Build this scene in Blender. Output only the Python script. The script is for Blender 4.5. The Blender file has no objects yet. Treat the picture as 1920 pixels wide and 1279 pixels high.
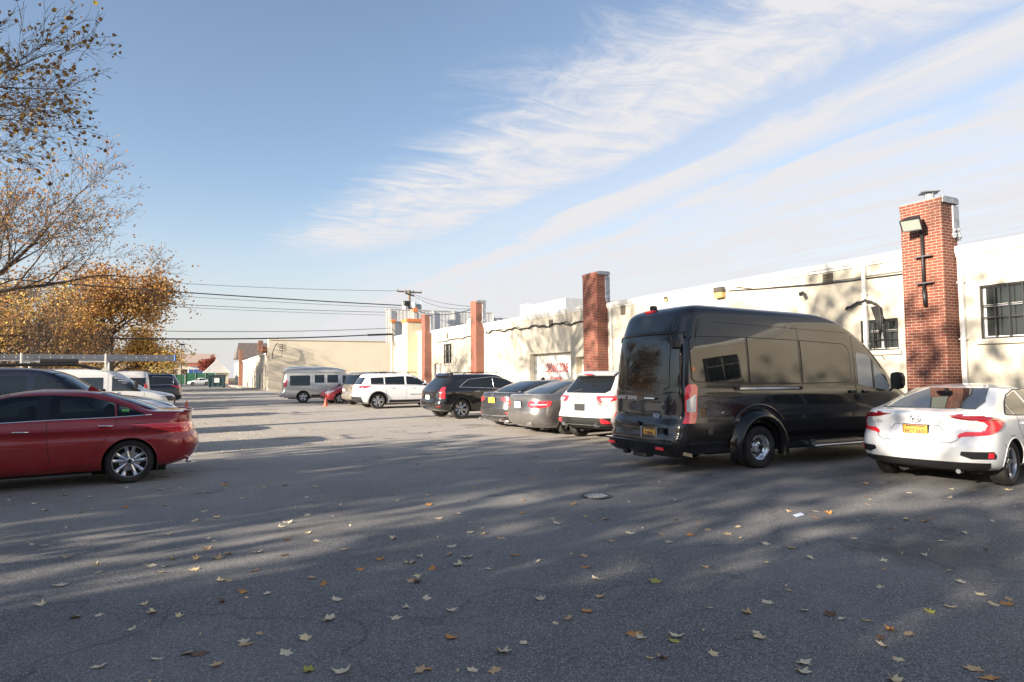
import bpy, bmesh, math, random
import numpy as np
from math import radians as rad, sin, cos, pi, sqrt
from mathutils import Vector, Matrix
random.seed(7)
SC = bpy.context.scene
COL = SC.collection

# ------------------------------------------------------------------ camera, sky, sun, exposure
TH, PI_, RO = rad(26.5), rad(3.0), rad(0.5)
cd = bpy.data.cameras.new("camera"); cam = bpy.data.objects.new("camera", cd); COL.objects.link(cam)
cd.sensor_width = 36.0; cd.lens = 36.0*1200/1920; cd.clip_end = 3000; cd.clip_start = .05
d_ = Vector((sin(TH)*cos(PI_), cos(TH)*cos(PI_), sin(PI_)))
r_ = Vector((cos(TH), -sin(TH), 0)); u_ = r_.cross(d_)
r2 = r_*cos(RO) - u_*sin(RO); u2 = u_*cos(RO) + r_*sin(RO)
cam.matrix_world = Matrix(((r2.x, u2.x, -d_.x, 0), (r2.y, u2.y, -d_.y, 0), (r2.z, u2.z, -d_.z, 1.6), (0, 0, 0, 1)))
SC.camera = cam

SUN_EL, SH_AZ = 17.0, 79.0            # elevation; compass bearing (from +Y to +X) the shadows point to
sd = bpy.data.lights.new("sun", 'SUN'); so = bpy.data.objects.new("sun", sd); COL.objects.link(so)
sd.energy = 5.0; sd.angle = rad(0.6); sd.color = (1.0, .88, .72)
sdir = Vector((sin(rad(SH_AZ))*cos(rad(SUN_EL)), cos(rad(SH_AZ))*cos(rad(SUN_EL)), -sin(rad(SUN_EL))))
so.rotation_euler = sdir.to_track_quat('-Z', 'Y').to_euler()

W = bpy.data.worlds.new("World"); SC.world = W; W.use_nodes = True
def build_world():
    nt = W.node_tree; N = nt.nodes; L = nt.links
    bg = N['Background']; bg.inputs[1].default_value = 0.078
    sky = N.new('ShaderNodeTexSky'); sky.sky_type = 'NISHITA'; sky.sun_disc = False
    sky.sun_elevation = rad(SUN_EL); sky.sun_rotation = rad(SH_AZ+180)
    sky.air_density = 1.0; sky.dust_density = .6; sky.ozone_density = 1.5; sky.altitude = 20
    tc = N.new('ShaderNodeTexCoord'); sp = N.new('ShaderNodeSeparateXYZ'); L.new(tc.outputs['Generated'], sp.inputs[0])
    def M_(op, a, b=None, c=None, clamp=False):
        m = N.new('ShaderNodeMath'); m.operation = op; m.use_clamp = clamp
        for i, v in enumerate((a, b, c)):
            if v is None: continue
            if isinstance(v, (int, float)): m.inputs[i].default_value = v
            else: L.new(v, m.inputs[i])
        return m.outputs[0]
    def ss(v, a, b):
        m = N.new('ShaderNodeMapRange'); m.interpolation_type = 'SMOOTHSTEP'
        L.new(v, m.inputs[0]); m.inputs[1].default_value = a; m.inputs[2].default_value = b
        return m.outputs[0]
    z = M_('MAXIMUM', sp.outputs[2], 0.02)
    px = M_('DIVIDE', sp.outputs[0], z); py = M_('DIVIDE', sp.outputs[1], z)
    def noise(sx, sy, sc, det=6, rough=.6, off=0.0, dist=0.0, shear=0.0):
        cx = N.new('ShaderNodeCombineXYZ')
        xx = M_('MULTIPLY_ADD', py, shear, px) if shear else px
        L.new(M_('MULTIPLY', xx, sx), cx.inputs[0]); L.new(M_('MULTIPLY', py, sy), cx.inputs[1]); cx.inputs[2].default_value = off
        n = N.new('ShaderNodeTexNoise'); n.inputs['Scale'].default_value = sc; n.inputs['Detail'].default_value = det
        n.inputs['Roughness'].default_value = rough; n.inputs['Distortion'].default_value = dist
        L.new(cx.outputs[0], n.inputs['Vector']); return n.outputs[0]
    warp = noise(1, .35, 1.6, 3, .5, 2.0)
    fine = noise(1, .22, 4.5, 7, .62, 5.0, .6)
    veins = noise(.5, 1.0, 4.5, 8, .66, 9.0, 1.0, .15)
    soft = noise(1, .4, 1.1, 3, .5, 14.0)
    xw = M_('ADD', px, M_('MULTIPLY', M_('SUBTRACT', warp, .5), .65))
    # the cloud deck leans: its left edge sits further left where it is lower
    xl = M_('ADD', xw, M_('MULTIPLY', M_('SUBTRACT', py, 2.4), .13))
    xa = M_('ADD', xl, M_('MULTIPLY', M_('SUBTRACT', veins, .5), .9))
    A = M_('MULTIPLY', ss(xa, .70, 1.40), M_('SUBTRACT', 1.0, ss(M_('ADD', xl, M_('MULTIPLY', M_('SUBTRACT', fine, .5), .35)), 1.62, 2.0)))
    A = M_('MULTIPLY', A, M_('SUBTRACT', 1.0, ss(py, 4.2, 6.0)))
    xb = M_('ADD', M_('ADD', px, M_('MULTIPLY', M_('SUBTRACT', py, 2.0), -.02)), M_('MULTIPLY', M_('SUBTRACT', fine, .5), .45))
    B = M_('MULTIPLY', ss(xb, 1.93, 2.15), M_('SUBTRACT', 1.0, ss(xb, 2.22, 2.65)))
    C = M_('MULTIPLY', ss(M_('ADD', px, M_('MULTIPLY', M_('SUBTRACT', fine, .5), 1.0)), 2.2, 2.75), 1.0)
    tex = M_('MULTIPLY_ADD', ss(fine, .25, .75), .42, .50)
    texv = M_('MULTIPLY_ADD', ss(veins, .3, .68), .5, .5)
    A = M_('MULTIPLY', M_('MULTIPLY', M_('MULTIPLY', A, tex), texv), 1.26, None, True)
    B = M_('MULTIPLY', M_('MULTIPLY', B, tex), 1.12, None, True)
    C = M_('MULTIPLY', C, M_('MULTIPLY_ADD', ss(fine, .3, .7), .34, .50))
    # behind the camera too: loose streaks
    O = M_('MULTIPLY', M_('MULTIPLY', ss(soft, .5, .75), tex), M_('MULTIPLY_ADD', ss(py, 1.0, -1.0), .7, 0.0))
    V_ = M_('MULTIPLY', ss(M_('ADD', px, M_('MULTIPLY', M_('SUBTRACT', soft, .5), 1.5)), .7, 2.0), M_('MULTIPLY_ADD', soft, .36, .08))
    cl = M_('MAXIMUM', M_('MAXIMUM', M_('MAXIMUM', A, B), M_('MAXIMUM', C, O)), V_)
    hz = ss(sp.outputs[2], .36, 0.0)
    hz2 = M_('MULTIPLY', M_('POWER', hz, 1.8), .93)
    mix = N.new('ShaderNodeMix'); mix.data_type = 'RGBA'
    hs = N.new('ShaderNodeHueSaturation'); hs.inputs['Hue'].default_value = .503; hs.inputs['Saturation'].default_value = .92; L.new(sky.outputs[0], hs.inputs['Color'])
    L.new(hs.outputs[0], mix.inputs[6]); mix.inputs[7].default_value = (SKY_W[0], SKY_W[1], SKY_W[2], 1)
    L.new(hz2, mix.inputs[0])
    mix2 = N.new('ShaderNodeMix'); mix2.data_type = 'RGBA'
    L.new(mix.outputs[2], mix2.inputs[6]); mix2.inputs[7].default_value = (SKY_C[0], SKY_C[1], SKY_C[2], 1)
    L.new(M_('MULTIPLY', cl, 1.25, None, True), mix2.inputs[0])
    L.new(mix2.outputs[2], bg.inputs[0])
SKY_W = (3.35, 3.27, 3.32); SKY_C = (3.78, 3.74, 3.86)
build_world()
SC.view_settings.view_transform = 'Standard'; SC.view_settings.look = 'None'; SC.view_settings.gamma = 1
SC.view_settings.exposure = 1.5
SC.cycles.max_bounces = 5; SC.cycles.diffuse_bounces = 2; SC.cycles.glossy_bounces = 3; SC.cycles.transmission_bounces = 3; SC.cycles.transparent_max_bounces = 6
SC.cycles.sample_clamp_indirect = 4

# ------------------------------------------------------------------ material helpers
MATS = {}
def mat(name, col, rough=.6, metal=0.0, spec=.5, coat=0.0, emit=None, es=1.0):
    if name in MATS: return MATS[name]
    m = bpy.data.materials.new(name); m.use_nodes = True; b = m.node_tree.nodes['Principled BSDF']
    b.inputs['Base Color'].default_value = (*col, 1); b.inputs['Roughness'].default_value = rough
    b.inputs['Metallic'].default_value = metal; b.inputs['Specular IOR Level'].default_value = spec
    b.inputs['Coat Weight'].default_value = coat; b.inputs['Coat Roughness'].default_value = .02
    if emit: b.inputs['Emission Color'].default_value = (*emit, 1); b.inputs['Emission Strength'].default_value = es
    MATS[name] = m; return m
class NT:
    def __init__(s, m):
        s.m = m; s.nt = m.node_tree; s.N = s.nt.nodes; s.L = s.nt.links; s.b = s.N['Principled BSDF']; s._co = {}
    def co(s, kind='Object'):
        if kind not in s._co:
            t = s.N.new('ShaderNodeTexCoord') if kind != 'World' else s.N.new('ShaderNodeNewGeometry')
            s._co[kind] = t.outputs['Position' if kind == 'World' else kind]
        return s._co[kind]
    def mapping(s, vec, sc=(1, 1, 1), rot=(0, 0, 0), loc=(0, 0, 0)):
        m = s.N.new('ShaderNodeMapping'); s.L.new(vec, m.inputs[0]); m.inputs[1].default_value = loc; m.inputs[2].default_value = rot; m.inputs[3].default_value = sc
        return m.outputs[0]
    def noise(s, vec, sc, det=4, rough=.55, dist=0.0):
        n = s.N.new('ShaderNodeTexNoise'); s.L.new(vec, n.inputs['Vector']); n.inputs['Scale'].default_value = sc
        n.inputs['Detail'].default_value = det; n.inputs['Roughness'].default_value = rough; n.inputs['Distortion'].default_value = dist
        return n.outputs[0]
    def ramp(s, f, stops):
        r = s.N.new('ShaderNodeValToRGB'); s.L.new(f, r.inputs[0]); e = r.color_ramp.elements
        while len(e) < len(stops): e.new(.5)
        for i, (p, c) in enumerate(stops):
            e[i].position = p; e[i].color = (*c, 1) if len(c) == 3 else c
        return r.outputs[0]
    def rng(s, f, a, b, c=0.0, d=1.0, smooth=True):
        m = s.N.new('ShaderNodeMapRange'); s.L.new(f, m.inputs[0])
        if smooth: m.interpolation_type = 'SMOOTHSTEP'
        for i, v in enumerate((a, b, c, d)): m.inputs[1+i].default_value = v
        return m.outputs[0]
    def mix(s, f, a, b, mode='MIX'):
        m = s.N.new('ShaderNodeMix'); m.data_type = 'RGBA'; m.blend_type = mode
        for sock, v in ((m.inputs[0], f), (m.inputs[6], a), (m.inputs[7], b)):
            if isinstance(v, (int, float)): sock.default_value = v
            elif isinstance(v, tuple): sock.default_value = (*v, 1) if len(v) == 3 else v
            else: s.L.new(v, sock)
        return m.outputs[2]
    def math(s, op, a, b=0.0):
        m = s.N.new('ShaderNodeMath'); m.operation = op
        for i, v in enumerate((a, b)):
            if isinstance(v, (int, float)): m.inputs[i].default_value = v
            else: s.L.new(v, m.inputs[i])
        return m.outputs[0]
    def color(s, c): s.L.new(c, s.b.inputs['Base Color'])
    def rough(s, c): s.L.new(c, s.b.inputs['Roughness'])
    def bump(s, h, strength=.3, dist=.02):
        b = s.N.new('ShaderNodeBump'); b.inputs['Strength'].default_value = strength; b.inputs['Distance'].default_value = dist
        s.L.new(h, b.inputs['Height']); s.L.new(b.outputs[0], s.b.inputs['Normal'])

def m_asphalt():
    m = mat('asphalt', (.1, .1, .1), .85, spec=.35); t = NT(m); p = t.co('World')
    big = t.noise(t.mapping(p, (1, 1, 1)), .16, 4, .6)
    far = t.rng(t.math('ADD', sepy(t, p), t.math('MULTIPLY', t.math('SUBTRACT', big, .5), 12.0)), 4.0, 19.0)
    base = t.mix(far, (.084, .084, .089), (.38, .34, .295))  # sunlit midground put into the colour: dark and cool near, pale and warm beyond
    pat = t.rng(t.noise(p, .42, 6, .68), .38, .62)
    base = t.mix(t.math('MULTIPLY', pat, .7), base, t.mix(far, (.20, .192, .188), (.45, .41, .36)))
    blot = t.rng(t.noise(t.mapping(p, (1, 1, 1), loc=(7, 3, 0)), 1.4, 5, .7), .55, .75)
    base = t.mix(t.math('MULTIPLY', blot, .35), base, (.22, .21, .205))
    sp = t.noise(p, 95, 2, .7)
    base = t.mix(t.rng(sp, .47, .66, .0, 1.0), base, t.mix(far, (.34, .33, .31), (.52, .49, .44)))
    base = t.mix(t.rng(t.noise(p, 140, 1, .5), .3, .48, .55, 0), base, (.02, .021, .024))
    vor = t.N.new('ShaderNodeTexVoronoi'); vor.inputs['Scale'].default_value = 26; t.L.new(p, vor.inputs['Vector'])
    peb = t.rng(vor.outputs['Distance'], .05, .10, 1, 0)
    sel = t.rng(t.noise(p, 11, 1, .5), .58, .6)
    base = t.mix(t.math('MULTIPLY', t.math('MULTIPLY', peb, sel), .8), base, (.55, .53, .48))
    w2 = t.rng(t.noise(p, 30, 3, .7), .35, .72)
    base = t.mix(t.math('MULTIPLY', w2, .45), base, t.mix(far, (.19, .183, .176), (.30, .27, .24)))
    vb = t.N.new('ShaderNodeTexVoronoi'); vb.inputs['Scale'].default_value = 60; t.L.new(p, vb.inputs['Vector'])
    base = t.mix(t.math('MULTIPLY', t.rng(vb.outputs['Distance'], .10, .22, 1, 0), t.rng(t.noise(p, 23, 2, .6), .48, .58, 0, .95)), base, (.72, .70, .66))
    base = t.mix(t.math('MULTIPLY', t.rng(t.noise(t.mapping(p, loc=(3, 9, 0)), .75, 6, .75), .58, .70), .55), base, (.035, .036, .04))
    oil = t.N.new('ShaderNodeTexVoronoi'); oil.inputs['Scale'].default_value = .33; t.L.new(p, oil.inputs['Vector'])
    base = t.mix(t.math('MULTIPLY', t.rng(t.math('ADD', oil.outputs['Distance'], t.math('MULTIPLY', t.noise(p, 4, 4, .6), .25)), .20, .36, 1, 0), .45), base, (.04, .038, .036))
    # cracks
    v2 = t.N.new('ShaderNodeTexVoronoi'); v2.feature = 'DISTANCE_TO_EDGE'; v2.inputs['Scale'].default_value = .13
    wv = t.N.new('ShaderNodeVectorMath'); wv.operation = 'MULTIPLY_ADD'
    nn = t.N.new('ShaderNodeTexNoise'); nn.inputs['Scale'].default_value = .9; nn.inputs['Detail'].default_value = 5; t.L.new(p, nn.inputs['Vector'])
    t.L.new(nn.outputs[1], wv.inputs[0]); wv.inputs[1].default_value = (2.2, 2.2, 0); t.L.new(p, wv.inputs[2]); t.L.new(wv.outputs[0], v2.inputs['Vector'])
    crk = t.rng(v2.outputs['Distance'], .0008, .0042, 1, 0)
    base = t.mix(t.math('MULTIPLY', t.math('MULTIPLY', crk, t.rng(far, 0, 1, .5, 1)), .7), base, (.045, .043, .042))
    t.color(base); t.bump(sp, .7, .006)
    return m
def sepy(t, p):
    s = t.N.new('ShaderNodeSeparateXYZ'); t.L.new(p, s.inputs[0]); return s.outputs[1]
def sepn(t, p, i):
    s = t.N.new('ShaderNodeSeparateXYZ'); t.L.new(p, s.inputs[0]); return s.outputs[i]

def m_stucco(name, c1, c2, stain=(.36, .30, .22), amt=.5, rust=False):
    m = mat(name, c1, .88, spec=.2); t = NT(m); p = t.co('World')
    base = t.mix(t.rng(t.noise(p, .45, 4, .6), .35, .7), c1, c2)
    # dirt runs down from the coping: stretched noise
    run = t.noise(t.mapping(p, (1.6, 1.6, .16)), 1.6, 5, .65)
    base = t.mix(t.rng(run, .55, .82, 0, amt), base, stain)
    rust = t.rng(t.noise(t.mapping(p, (5, 5, .12)), 1.1, 4, .6), .62, .74, 0, .35)
    base = t.mix(rust, base, (.33, .24, .15))
    z = sepn(t, p, 2)
    low = t.math('MULTIPLY', t.rng(z, .9, .05), t.rng(t.noise(p, 2.2, 4, .6), .3, .7))
    base = t.mix(t.math('MULTIPLY', low, .6), base, stain)
    base = t.mix(t.rng(t.noise(p, 9, 3, .6), .6, .8, 0, .12), base, (.3, .28, .25))
    sx = t.N.new('ShaderNodeSeparateXYZ'); t.L.new(p, sx.inputs[0]); cc = t.N.new('ShaderNodeCombineXYZ'); t.L.new(t.math('ADD', sx.outputs[0], sx.outputs[1]), cc.inputs[0]); t.L.new(sx.outputs[2], cc.inputs[1])
    bk = t.N.new('ShaderNodeTexBrick'); t.L.new(cc.outputs[0], bk.inputs['Vector']); bk.inputs['Scale'].default_value = 1; bk.inputs['Brick Width'].default_value = .406; bk.inputs['Row Height'].default_value = .203; bk.inputs['Mortar Size'].default_value = .006; bk.inputs['Mortar Smooth'].default_value = .8
    t.color(t.mix(t.math('MULTIPLY', bk.outputs[1], .16), base, (.3, .27, .22))); t.bump(t.math('SUBTRACT', t.noise(p, 40, 4, .6), t.math('MULTIPLY', bk.outputs[1], .5)), .3, .01)
    return m
def m_brick(name, hue=1.0):
    m = mat(name, (.35, .12, .07), .85, spec=.25); t = NT(m)
    p = t.co('World'); s = t.N.new('ShaderNodeSeparateXYZ'); t.L.new(p, s.inputs[0])
    c = t.N.new('ShaderNodeCombineXYZ'); t.L.new(t.math('ADD', s.outputs[0], s.outputs[1]), c.inputs[0]); t.L.new(s.outputs[2], c.inputs[1])
    b = t.N.new('ShaderNodeTexBrick'); t.L.new(c.outputs[0], b.inputs['Vector'])
    b.inputs['Scale'].default_value = 1.0; b.inputs['Brick Width'].default_value = .213; b.inputs['Row Height'].default_value = .0677
    b.inputs['Mortar Size'].default_value = .0055; b.inputs['Mortar Smooth'].default_value = .15; b.inputs['Bias'].default_value = -.1
    b.inputs['Color1'].default_value = (.18*hue, .052, .034, 1); b.inputs['Color2'].default_value = (.115, .040, .034, 1)
    b.inputs['Mortar'].default_value = (.42, .34, .27, 1)
    v = t.rng(t.noise(p, 1.3, 4, .6), .3, .7)
    base = t.mix(t.math('MULTIPLY', v, .45), b.outputs[0], (.30, .09, .05), 'MIX')
    base = t.mix(b.outputs[1], base, b.outputs[0])
    soot = t.math('MULTIPLY', t.rng(t.noise(t.mapping(p, (1, 1, .7)), 1.1, 5, .7), .45, .75), t.rng(s.outputs[2], 3.0, 5.0))
    base = t.mix(t.math('MULTIPLY', soot, .9), base, (.05, .035, .03))
    t.color(base); t.bump(t.math('SUBTRACT', 1.0, b.outputs[1]), .6, .008)
    return m
def m_noisy(name, c1, c2, sc=3, rough=.7, metal=0.0, spec=.4, stretch=(1, 1, 1), bump=.1, lo=.35, hi=.7):
    m = mat(name, c1, rough, metal, spec); t = NT(m); p = t.co('Object')
    n = t.noise(t.mapping(p, stretch), sc, 5, .6)
    t.color(t.mix(t.rng(n, lo, hi), c1, c2))
    if bump: t.bump(n, bump, .02)
    return m
def m_paint(name, col, rough=.32, metal=.0, dirt=.12, flake=False, spec=.5, coat=1.0):
    m = mat('car_paint_'+name, col, rough, metal, spec, coat=coat); t = NT(m); p = t.co('Object')
    z = sepn(t, p, 2)
    dn = t.noise(p, 3.5, 6, .65)
    d = t.math('MULTIPLY', t.rng(dn, .35, .8), t.rng(z, 1.2, .1, .25, 1.0))
    t.color(t.mix(t.math('MULTIPLY', d, dirt), col, (.33, .29, .24)))
    t.rough(t.rng(dn, .3, .8, rough, min(1, rough+.12)))
    m.node_tree.nodes['Principled BSDF'].inputs['Coat Roughness'].default_value = .035
    return m
def m_leaf(name, stops, rough=.55, trans=.0):
    """colour picked per leaf: the island index is baked in a face attribute"""
    m = mat(name, stops[0][1], rough, spec=.3); t = NT(m)
    a = t.N.new('ShaderNodeAttribute'); a.attribute_name = 'tone'
    c = t.ramp(a.outputs['Fac'], stops); t.color(c)
    tr = t.N.new('ShaderNodeBsdfTranslucent'); t.L.new(c, tr.inputs[0])
    mx = t.N.new('ShaderNodeMixShader'); mx.inputs[0].default_value = .35
    out = t.N['Material Output']; t.L.new(t.b.outputs[0], mx.inputs[1]); t.L.new(tr.outputs[0], mx.inputs[2]); t.L.new(mx.outputs[0], out.inputs[0])
    return m

M = {}
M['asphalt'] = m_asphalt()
M['stucco'] = m_stucco('stucco', (.47, .43, .35), (.55, .51, .43), amt=.65)
M['cream'] = m_stucco('cream_render', (.74, .65, .50), (.78, .69, .54), amt=.12)
M['yellow'] = m_stucco('yellow_render', (.68, .58, .40), (.72, .62, .45), amt=.25)
M['brick'] = m_brick('brick')
M['brick2'] = m_brick('brick_orange', 1.3)
M['white_metal'] = m_noisy('painted_metal', (.72, .71, .68), (.6, .58, .54), 4, .5, stretch=(1, 1, .3))
M['grey_metal'] = m_noisy('flashing', (.42, .44, .46), (.24, .25, .27), 5, .45, .3)
M['tar'] = m_noisy('sealant', (.36, .37, .41), (.18, .18, .2), 9, .6, bump=.6)
M['concrete'] = m_noisy('concrete', (.44, .41, .36), (.33, .31, .28), 1.2, .9)
M['road'] = m_noisy('road', (.17, .165, .16), (.22, .21, .2), .4, .9)
M['soil'] = m_noisy('soil', (.12, .09, .05), (.22, .15, .07), 1.5, .95)
M['black'] = mat('black_plastic', (.018, .018, .019), .55)
M['trimblack'] = mat('gloss_black', (.01, .01, .011), .15)
M['rubber'] = m_noisy('rubber', (.022, .021, .02), (.045, .041, .036), 6, .8, bump=.1)
M['chrome'] = mat('chrome', (.82, .82, .83), .12, 1.0)
M['steel'] = mat('brushed_steel', (.5, .5, .52), .3, 1.0)
M['alloy'] = mat('alloy', (.62, .62, .64), .25, .9)
M['dark_alloy'] = mat('dark_alloy', (.10, .10, .11), .35, .8)
M['glass'] = mat('tinted_glass', (.010, .012, .014), .03, 0, .55, coat=.35)
M['glass_clear'] = mat('window_glass', (.022, .026, .025), .02, 0, .8, coat=.5)
M['red_light'] = mat('red_lens', (.92, .03, .045), .1, 0, .7, coat=1)
M['dark_red_light'] = mat('dark_red_lens', (.22, .006, .01), .12, 0, .7, coat=1)
M['clear_light'] = mat('clear_lens', (.72, .72, .72), .12, .2, .7, coat=1)
M['orange_light'] = mat('amber_lens', (.8, .22, .05), .15, 0, .6, coat=1)
M['plate_orange'] = mat('plate_orange', (.80, .40, .05), .4)
M['plate_white'] = mat('plate_white', (.75, .75, .75), .4)
M['plate_dark'] = mat('plate_ink', (.02, .02, .08), .5)
M['red_paint'] = mat('red_lettering', (.50, .02, .02), .6)
M['black_iron'] = mat('black_iron', (.02, .02, .022), .5)
M['wire'] = mat('cable', (.02, .02, .022), .6)
M['bark'] = m_noisy('bark', (.10, .085, .07), (.19, .165, .14), 6, .95, stretch=(1, 1, .2), bump=.5)
M['twig'] = mat('twig', (.075, .058, .048), .9)
M['branch'] = m_noisy('branch', (.055, .045, .038), (.12, .10, .085), 3, .95)
M['cone'] = mat('cone_orange', (.75, .10, .04), .5)
M['teal'] = m_noisy('teal_steel', (.03, .07, .085), (.05, .09, .10), 3, .5)
M['green'] = m_noisy('green_screen', (.03, .13, .07), (.05, .18, .1), 2, .7)
M['roof_dark'] = m_noisy('shingles', (.10, .085, .08), (.17, .14, .12), 3, .9)
M['roof_red'] = m_noisy('red_shingles', (.42, .31, .26), (.36, .27, .22), 3, .9)
M['wood'] = m_noisy('pole_wood', (.16, .13, .10), (.24, .2, .16), 3, .9, stretch=(1, 1, .1))
M['corrug'] = m_noisy('grey_sheet', (.62, .62, .61), (.5, .5, .5), 1.2, .6, 0, stretch=(1, 1, .3))
M['under'] = mat('underbody', (.012, .012, .012), .8)
def m_see():
    m = bpy.data.materials.new('see_through_glass'); m.use_nodes = True; nt = m.node_tree; N = nt.nodes; L = nt.links; N.remove(N['Principled BSDF'])
    t = N.new('ShaderNodeBsdfTransparent'); t.inputs[0].default_value = (.42, .47, .44, 1); g = N.new('ShaderNodeBsdfGlossy'); g.inputs['Roughness'].default_value = .01
    f = N.new('ShaderNodeFresnel'); f.inputs[0].default_value = 1.55; x = N.new('ShaderNodeMixShader'); L.new(f.outputs[0], x.inputs[0]); L.new(t.outputs[0], x.inputs[1]); L.new(g.outputs[0], x.inputs[2]); L.new(x.outputs[0], N['Material Output'].inputs[0]); MATS[m.name] = m; return m
M['see'] = m_see()
M['interior'] = mat('seat_fabric', (.16, .14, .11), .8)
M['blue_tip'] = mat('blue_plastic', (.03, .1, .35), .5)
M['beige_siding'] = m_noisy('beige_siding', (.50, .39, .25), (.56, .44, .29), 1, .8)

# ------------------------------------------------------------------ mesh helpers
class MB:
    def __init__(s): s.v = []; s.f = []; s.mi = []
    def add(s, vs, fs, mi=0):
        o = len(s.v); s.v += [tuple(v) for v in vs]; s.f += [tuple(i+o for i in f) for f in fs]; s.mi += [mi]*len(fs); return s
    def box(s, x0, x1, y0, y1, z0, z1, mi=0, bev=0.0):
        if bev:
            b = min(bev, (x1-x0)*.45, (y1-y0)*.45, (z1-z0)*.45)
            bm = bmesh.new(); bmesh.ops.create_cube(bm, size=1)
            for v in bm.verts: v.co = Vector((x0+(v.co.x+.5)*(x1-x0), y0+(v.co.y+.5)*(y1-y0), z0+(v.co.z+.5)*(z1-z0)))
            bmesh.ops.bevel(bm, geom=bm.edges[:], offset=b, segments=1, affect='EDGES')
            bm.verts.index_update(); s.add([v.co[:] for v in bm.verts], [[v.index for v in f.verts] for f in bm.faces], mi); bm.free(); return s
        V = [(x, y, z) for z in (z0, z1) for y in (y0, y1) for x in (x0, x1)]
        return s.add(V, [(0, 2, 3, 1), (4, 5, 7, 6), (0, 1, 5, 4), (2, 6, 7, 3), (0, 4, 6, 2), (1, 3, 7, 5)], mi)
    def tube(s, pts, r, n=6, mi=0, cap=True, r1=None):
        pts = [Vector(p) for p in pts]; m = len(pts); ra = [r]*m if not hasattr(r, '__len__') else list(r)
        if r1 is not None: ra = [r+(r1-r)*i/(m-1) for i in range(m)]
        vs = []; fs = []; prev = None
        for i, p in enumerate(pts):
            t = (pts[min(i+1, m-1)]-pts[max(i-1, 0)])
            t = t.normalized() if t.length > 1e-9 else Vector((0, 0, 1))
            if prev is None: a = t.orthogonal().normalized()
            else:
                a = prev - t*prev.dot(t); a = a.normalized() if a.length > 1e-6 else t.orthogonal().normalized()
            prev = a; b = t.cross(a)
            for k in range(n):
                an = 2*pi*k/n; vs.append(p+(a*cos(an)+b*sin(an))*ra[i])
        for i in range(m-1):
            for k in range(n): fs.append((i*n+k, i*n+(k+1) % n, (i+1)*n+(k+1) % n, (i+1)*n+k))
        if cap: fs.append(tuple(range(n))[::-1]); fs.append(tuple((m-1)*n+k for k in range(n)))
        return s.add(vs, fs, mi)
    def lathe(s, prof, n=32, axis='y', c=(0, 0, 0), mi=0, closed=False, cap=True):
        """prof: list of (r, h)"""
        vs = []; fs = []; m = len(prof)
        for r, h in prof:
            for k in range(n):
                a = 2*pi*k/n
                if axis == 'y': vs.append((c[0]+r*cos(a), c[1]+h, c[2]+r*sin(a)))
                elif axis == 'z': vs.append((c[0]+r*cos(a), c[1]+r*sin(a), c[2]+h))
                else: vs.append((c[0]+h, c[1]+r*cos(a), c[2]+r*sin(a)))
        for i in range(m if closed else m-1):
            j = (i+1) % m
            for k in range(n): fs.append((i*n+k, i*n+(k+1) % n, j*n+(k+1) % n, j*n+k))
        if not closed and cap:
            if prof[0][0] > 1e-6: fs.append(tuple(range(n))[::-1])
            if prof[-1][0] > 1e-6: fs.append(tuple((m-1)*n+k for k in range(n)))
        return s.add(vs, fs, mi)
    def prism(s, poly, axis, a, b, mi=0):
        """extrude a polygon given in the plane perpendicular to axis"""
        n = len(poly)
        def P(p, h): return (h, p[0], p[1]) if axis == 'x' else ((p[0], h, p[1]) if axis == 'y' else (p[0], p[1], h))
        vs = [P(p, a) for p in poly]+[P(p, b) for p in poly]
        fs = [tuple(range(n))[::-1], tuple(range(n, 2*n))]+[(i, (i+1) % n, n+(i+1) % n, n+i) for i in range(n)]
        return s.add(vs, fs, mi)
    def grid(s, G, mi=0, flip=False):
        m = len(G); n = len(G[0]); vs = [p for row in G for p in row]; fs = []
        for i in range(m-1):
            for j in range(n-1):
                q = (i*n+j, i*n+j+1, (i+1)*n+j+1, (i+1)*n+j); fs.append(q[::-1] if flip else q)
        return s.add(vs, fs, mi)
    def build(s, name, material, parent=None, smooth=False, angle=None, loc=None, fix=True):
        me = bpy.data.meshes.new(name); me.from_pydata(s.v, [], s.f)
        ms = material if isinstance(material, (list, tuple)) else [material]
        for m in ms: me.materials.append(m)
        if len(ms) > 1: me.polygons.foreach_set('material_index', s.mi)
        if fix and len(s.f) < 60000:
            bm = bmesh.new(); bm.from_mesh(me); bmesh.ops.recalc_face_normals(bm, faces=bm.faces[:]); bm.to_mesh(me); bm.free()
        if smooth: me.shade_smooth()
        if angle: me.shade_smooth(); me.set_sharp_from_angle(angle=rad(angle))
        me.update(); o = bpy.data.objects.new(name, me); COL.objects.link(o)
        if parent is not None: o.parent = parent
        if loc: o.location = loc
        return o
def tag(o, label=None, cat=None, group=None, kind=None):
    if label: o['label'] = label
    if cat: o['category'] = cat
    if group: o['group'] = group
    if kind: o['kind'] = kind
    return o
def empty(name, loc=(0, 0, 0), rz=0.0):
    o = bpy.data.objects.new(name, None); o.empty_display_size = .2; COL.objects.link(o)
    o.location = loc; o.rotation_euler = (0, 0, rz); return o
def text_mesh(txt, size, ext=.002, space=1.0, xs=1.0):
    cu = bpy.data.curves.new('txt', 'FONT'); cu.body = txt; cu.size = size; cu.extrude = ext; cu.align_x = 'CENTER'; cu.align_y = 'CENTER'; cu.space_character = space; cu.offset = size*.014
    o = bpy.data.objects.new('txt', cu); COL.objects.link(o)
    dg = bpy.context.evaluated_depsgraph_get(); me = bpy.data.meshes.new_from_object(o.evaluated_get(dg))
    vs = [(v.co.x*xs, v.co.y, v.co.z) for v in me.vertices]; fs = [tuple(p.vertices) for p in me.polygons]
    bpy.data.objects.remove(o); bpy.data.curves.remove(cu); bpy.data.meshes.remove(me)
    return vs, fs
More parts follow.
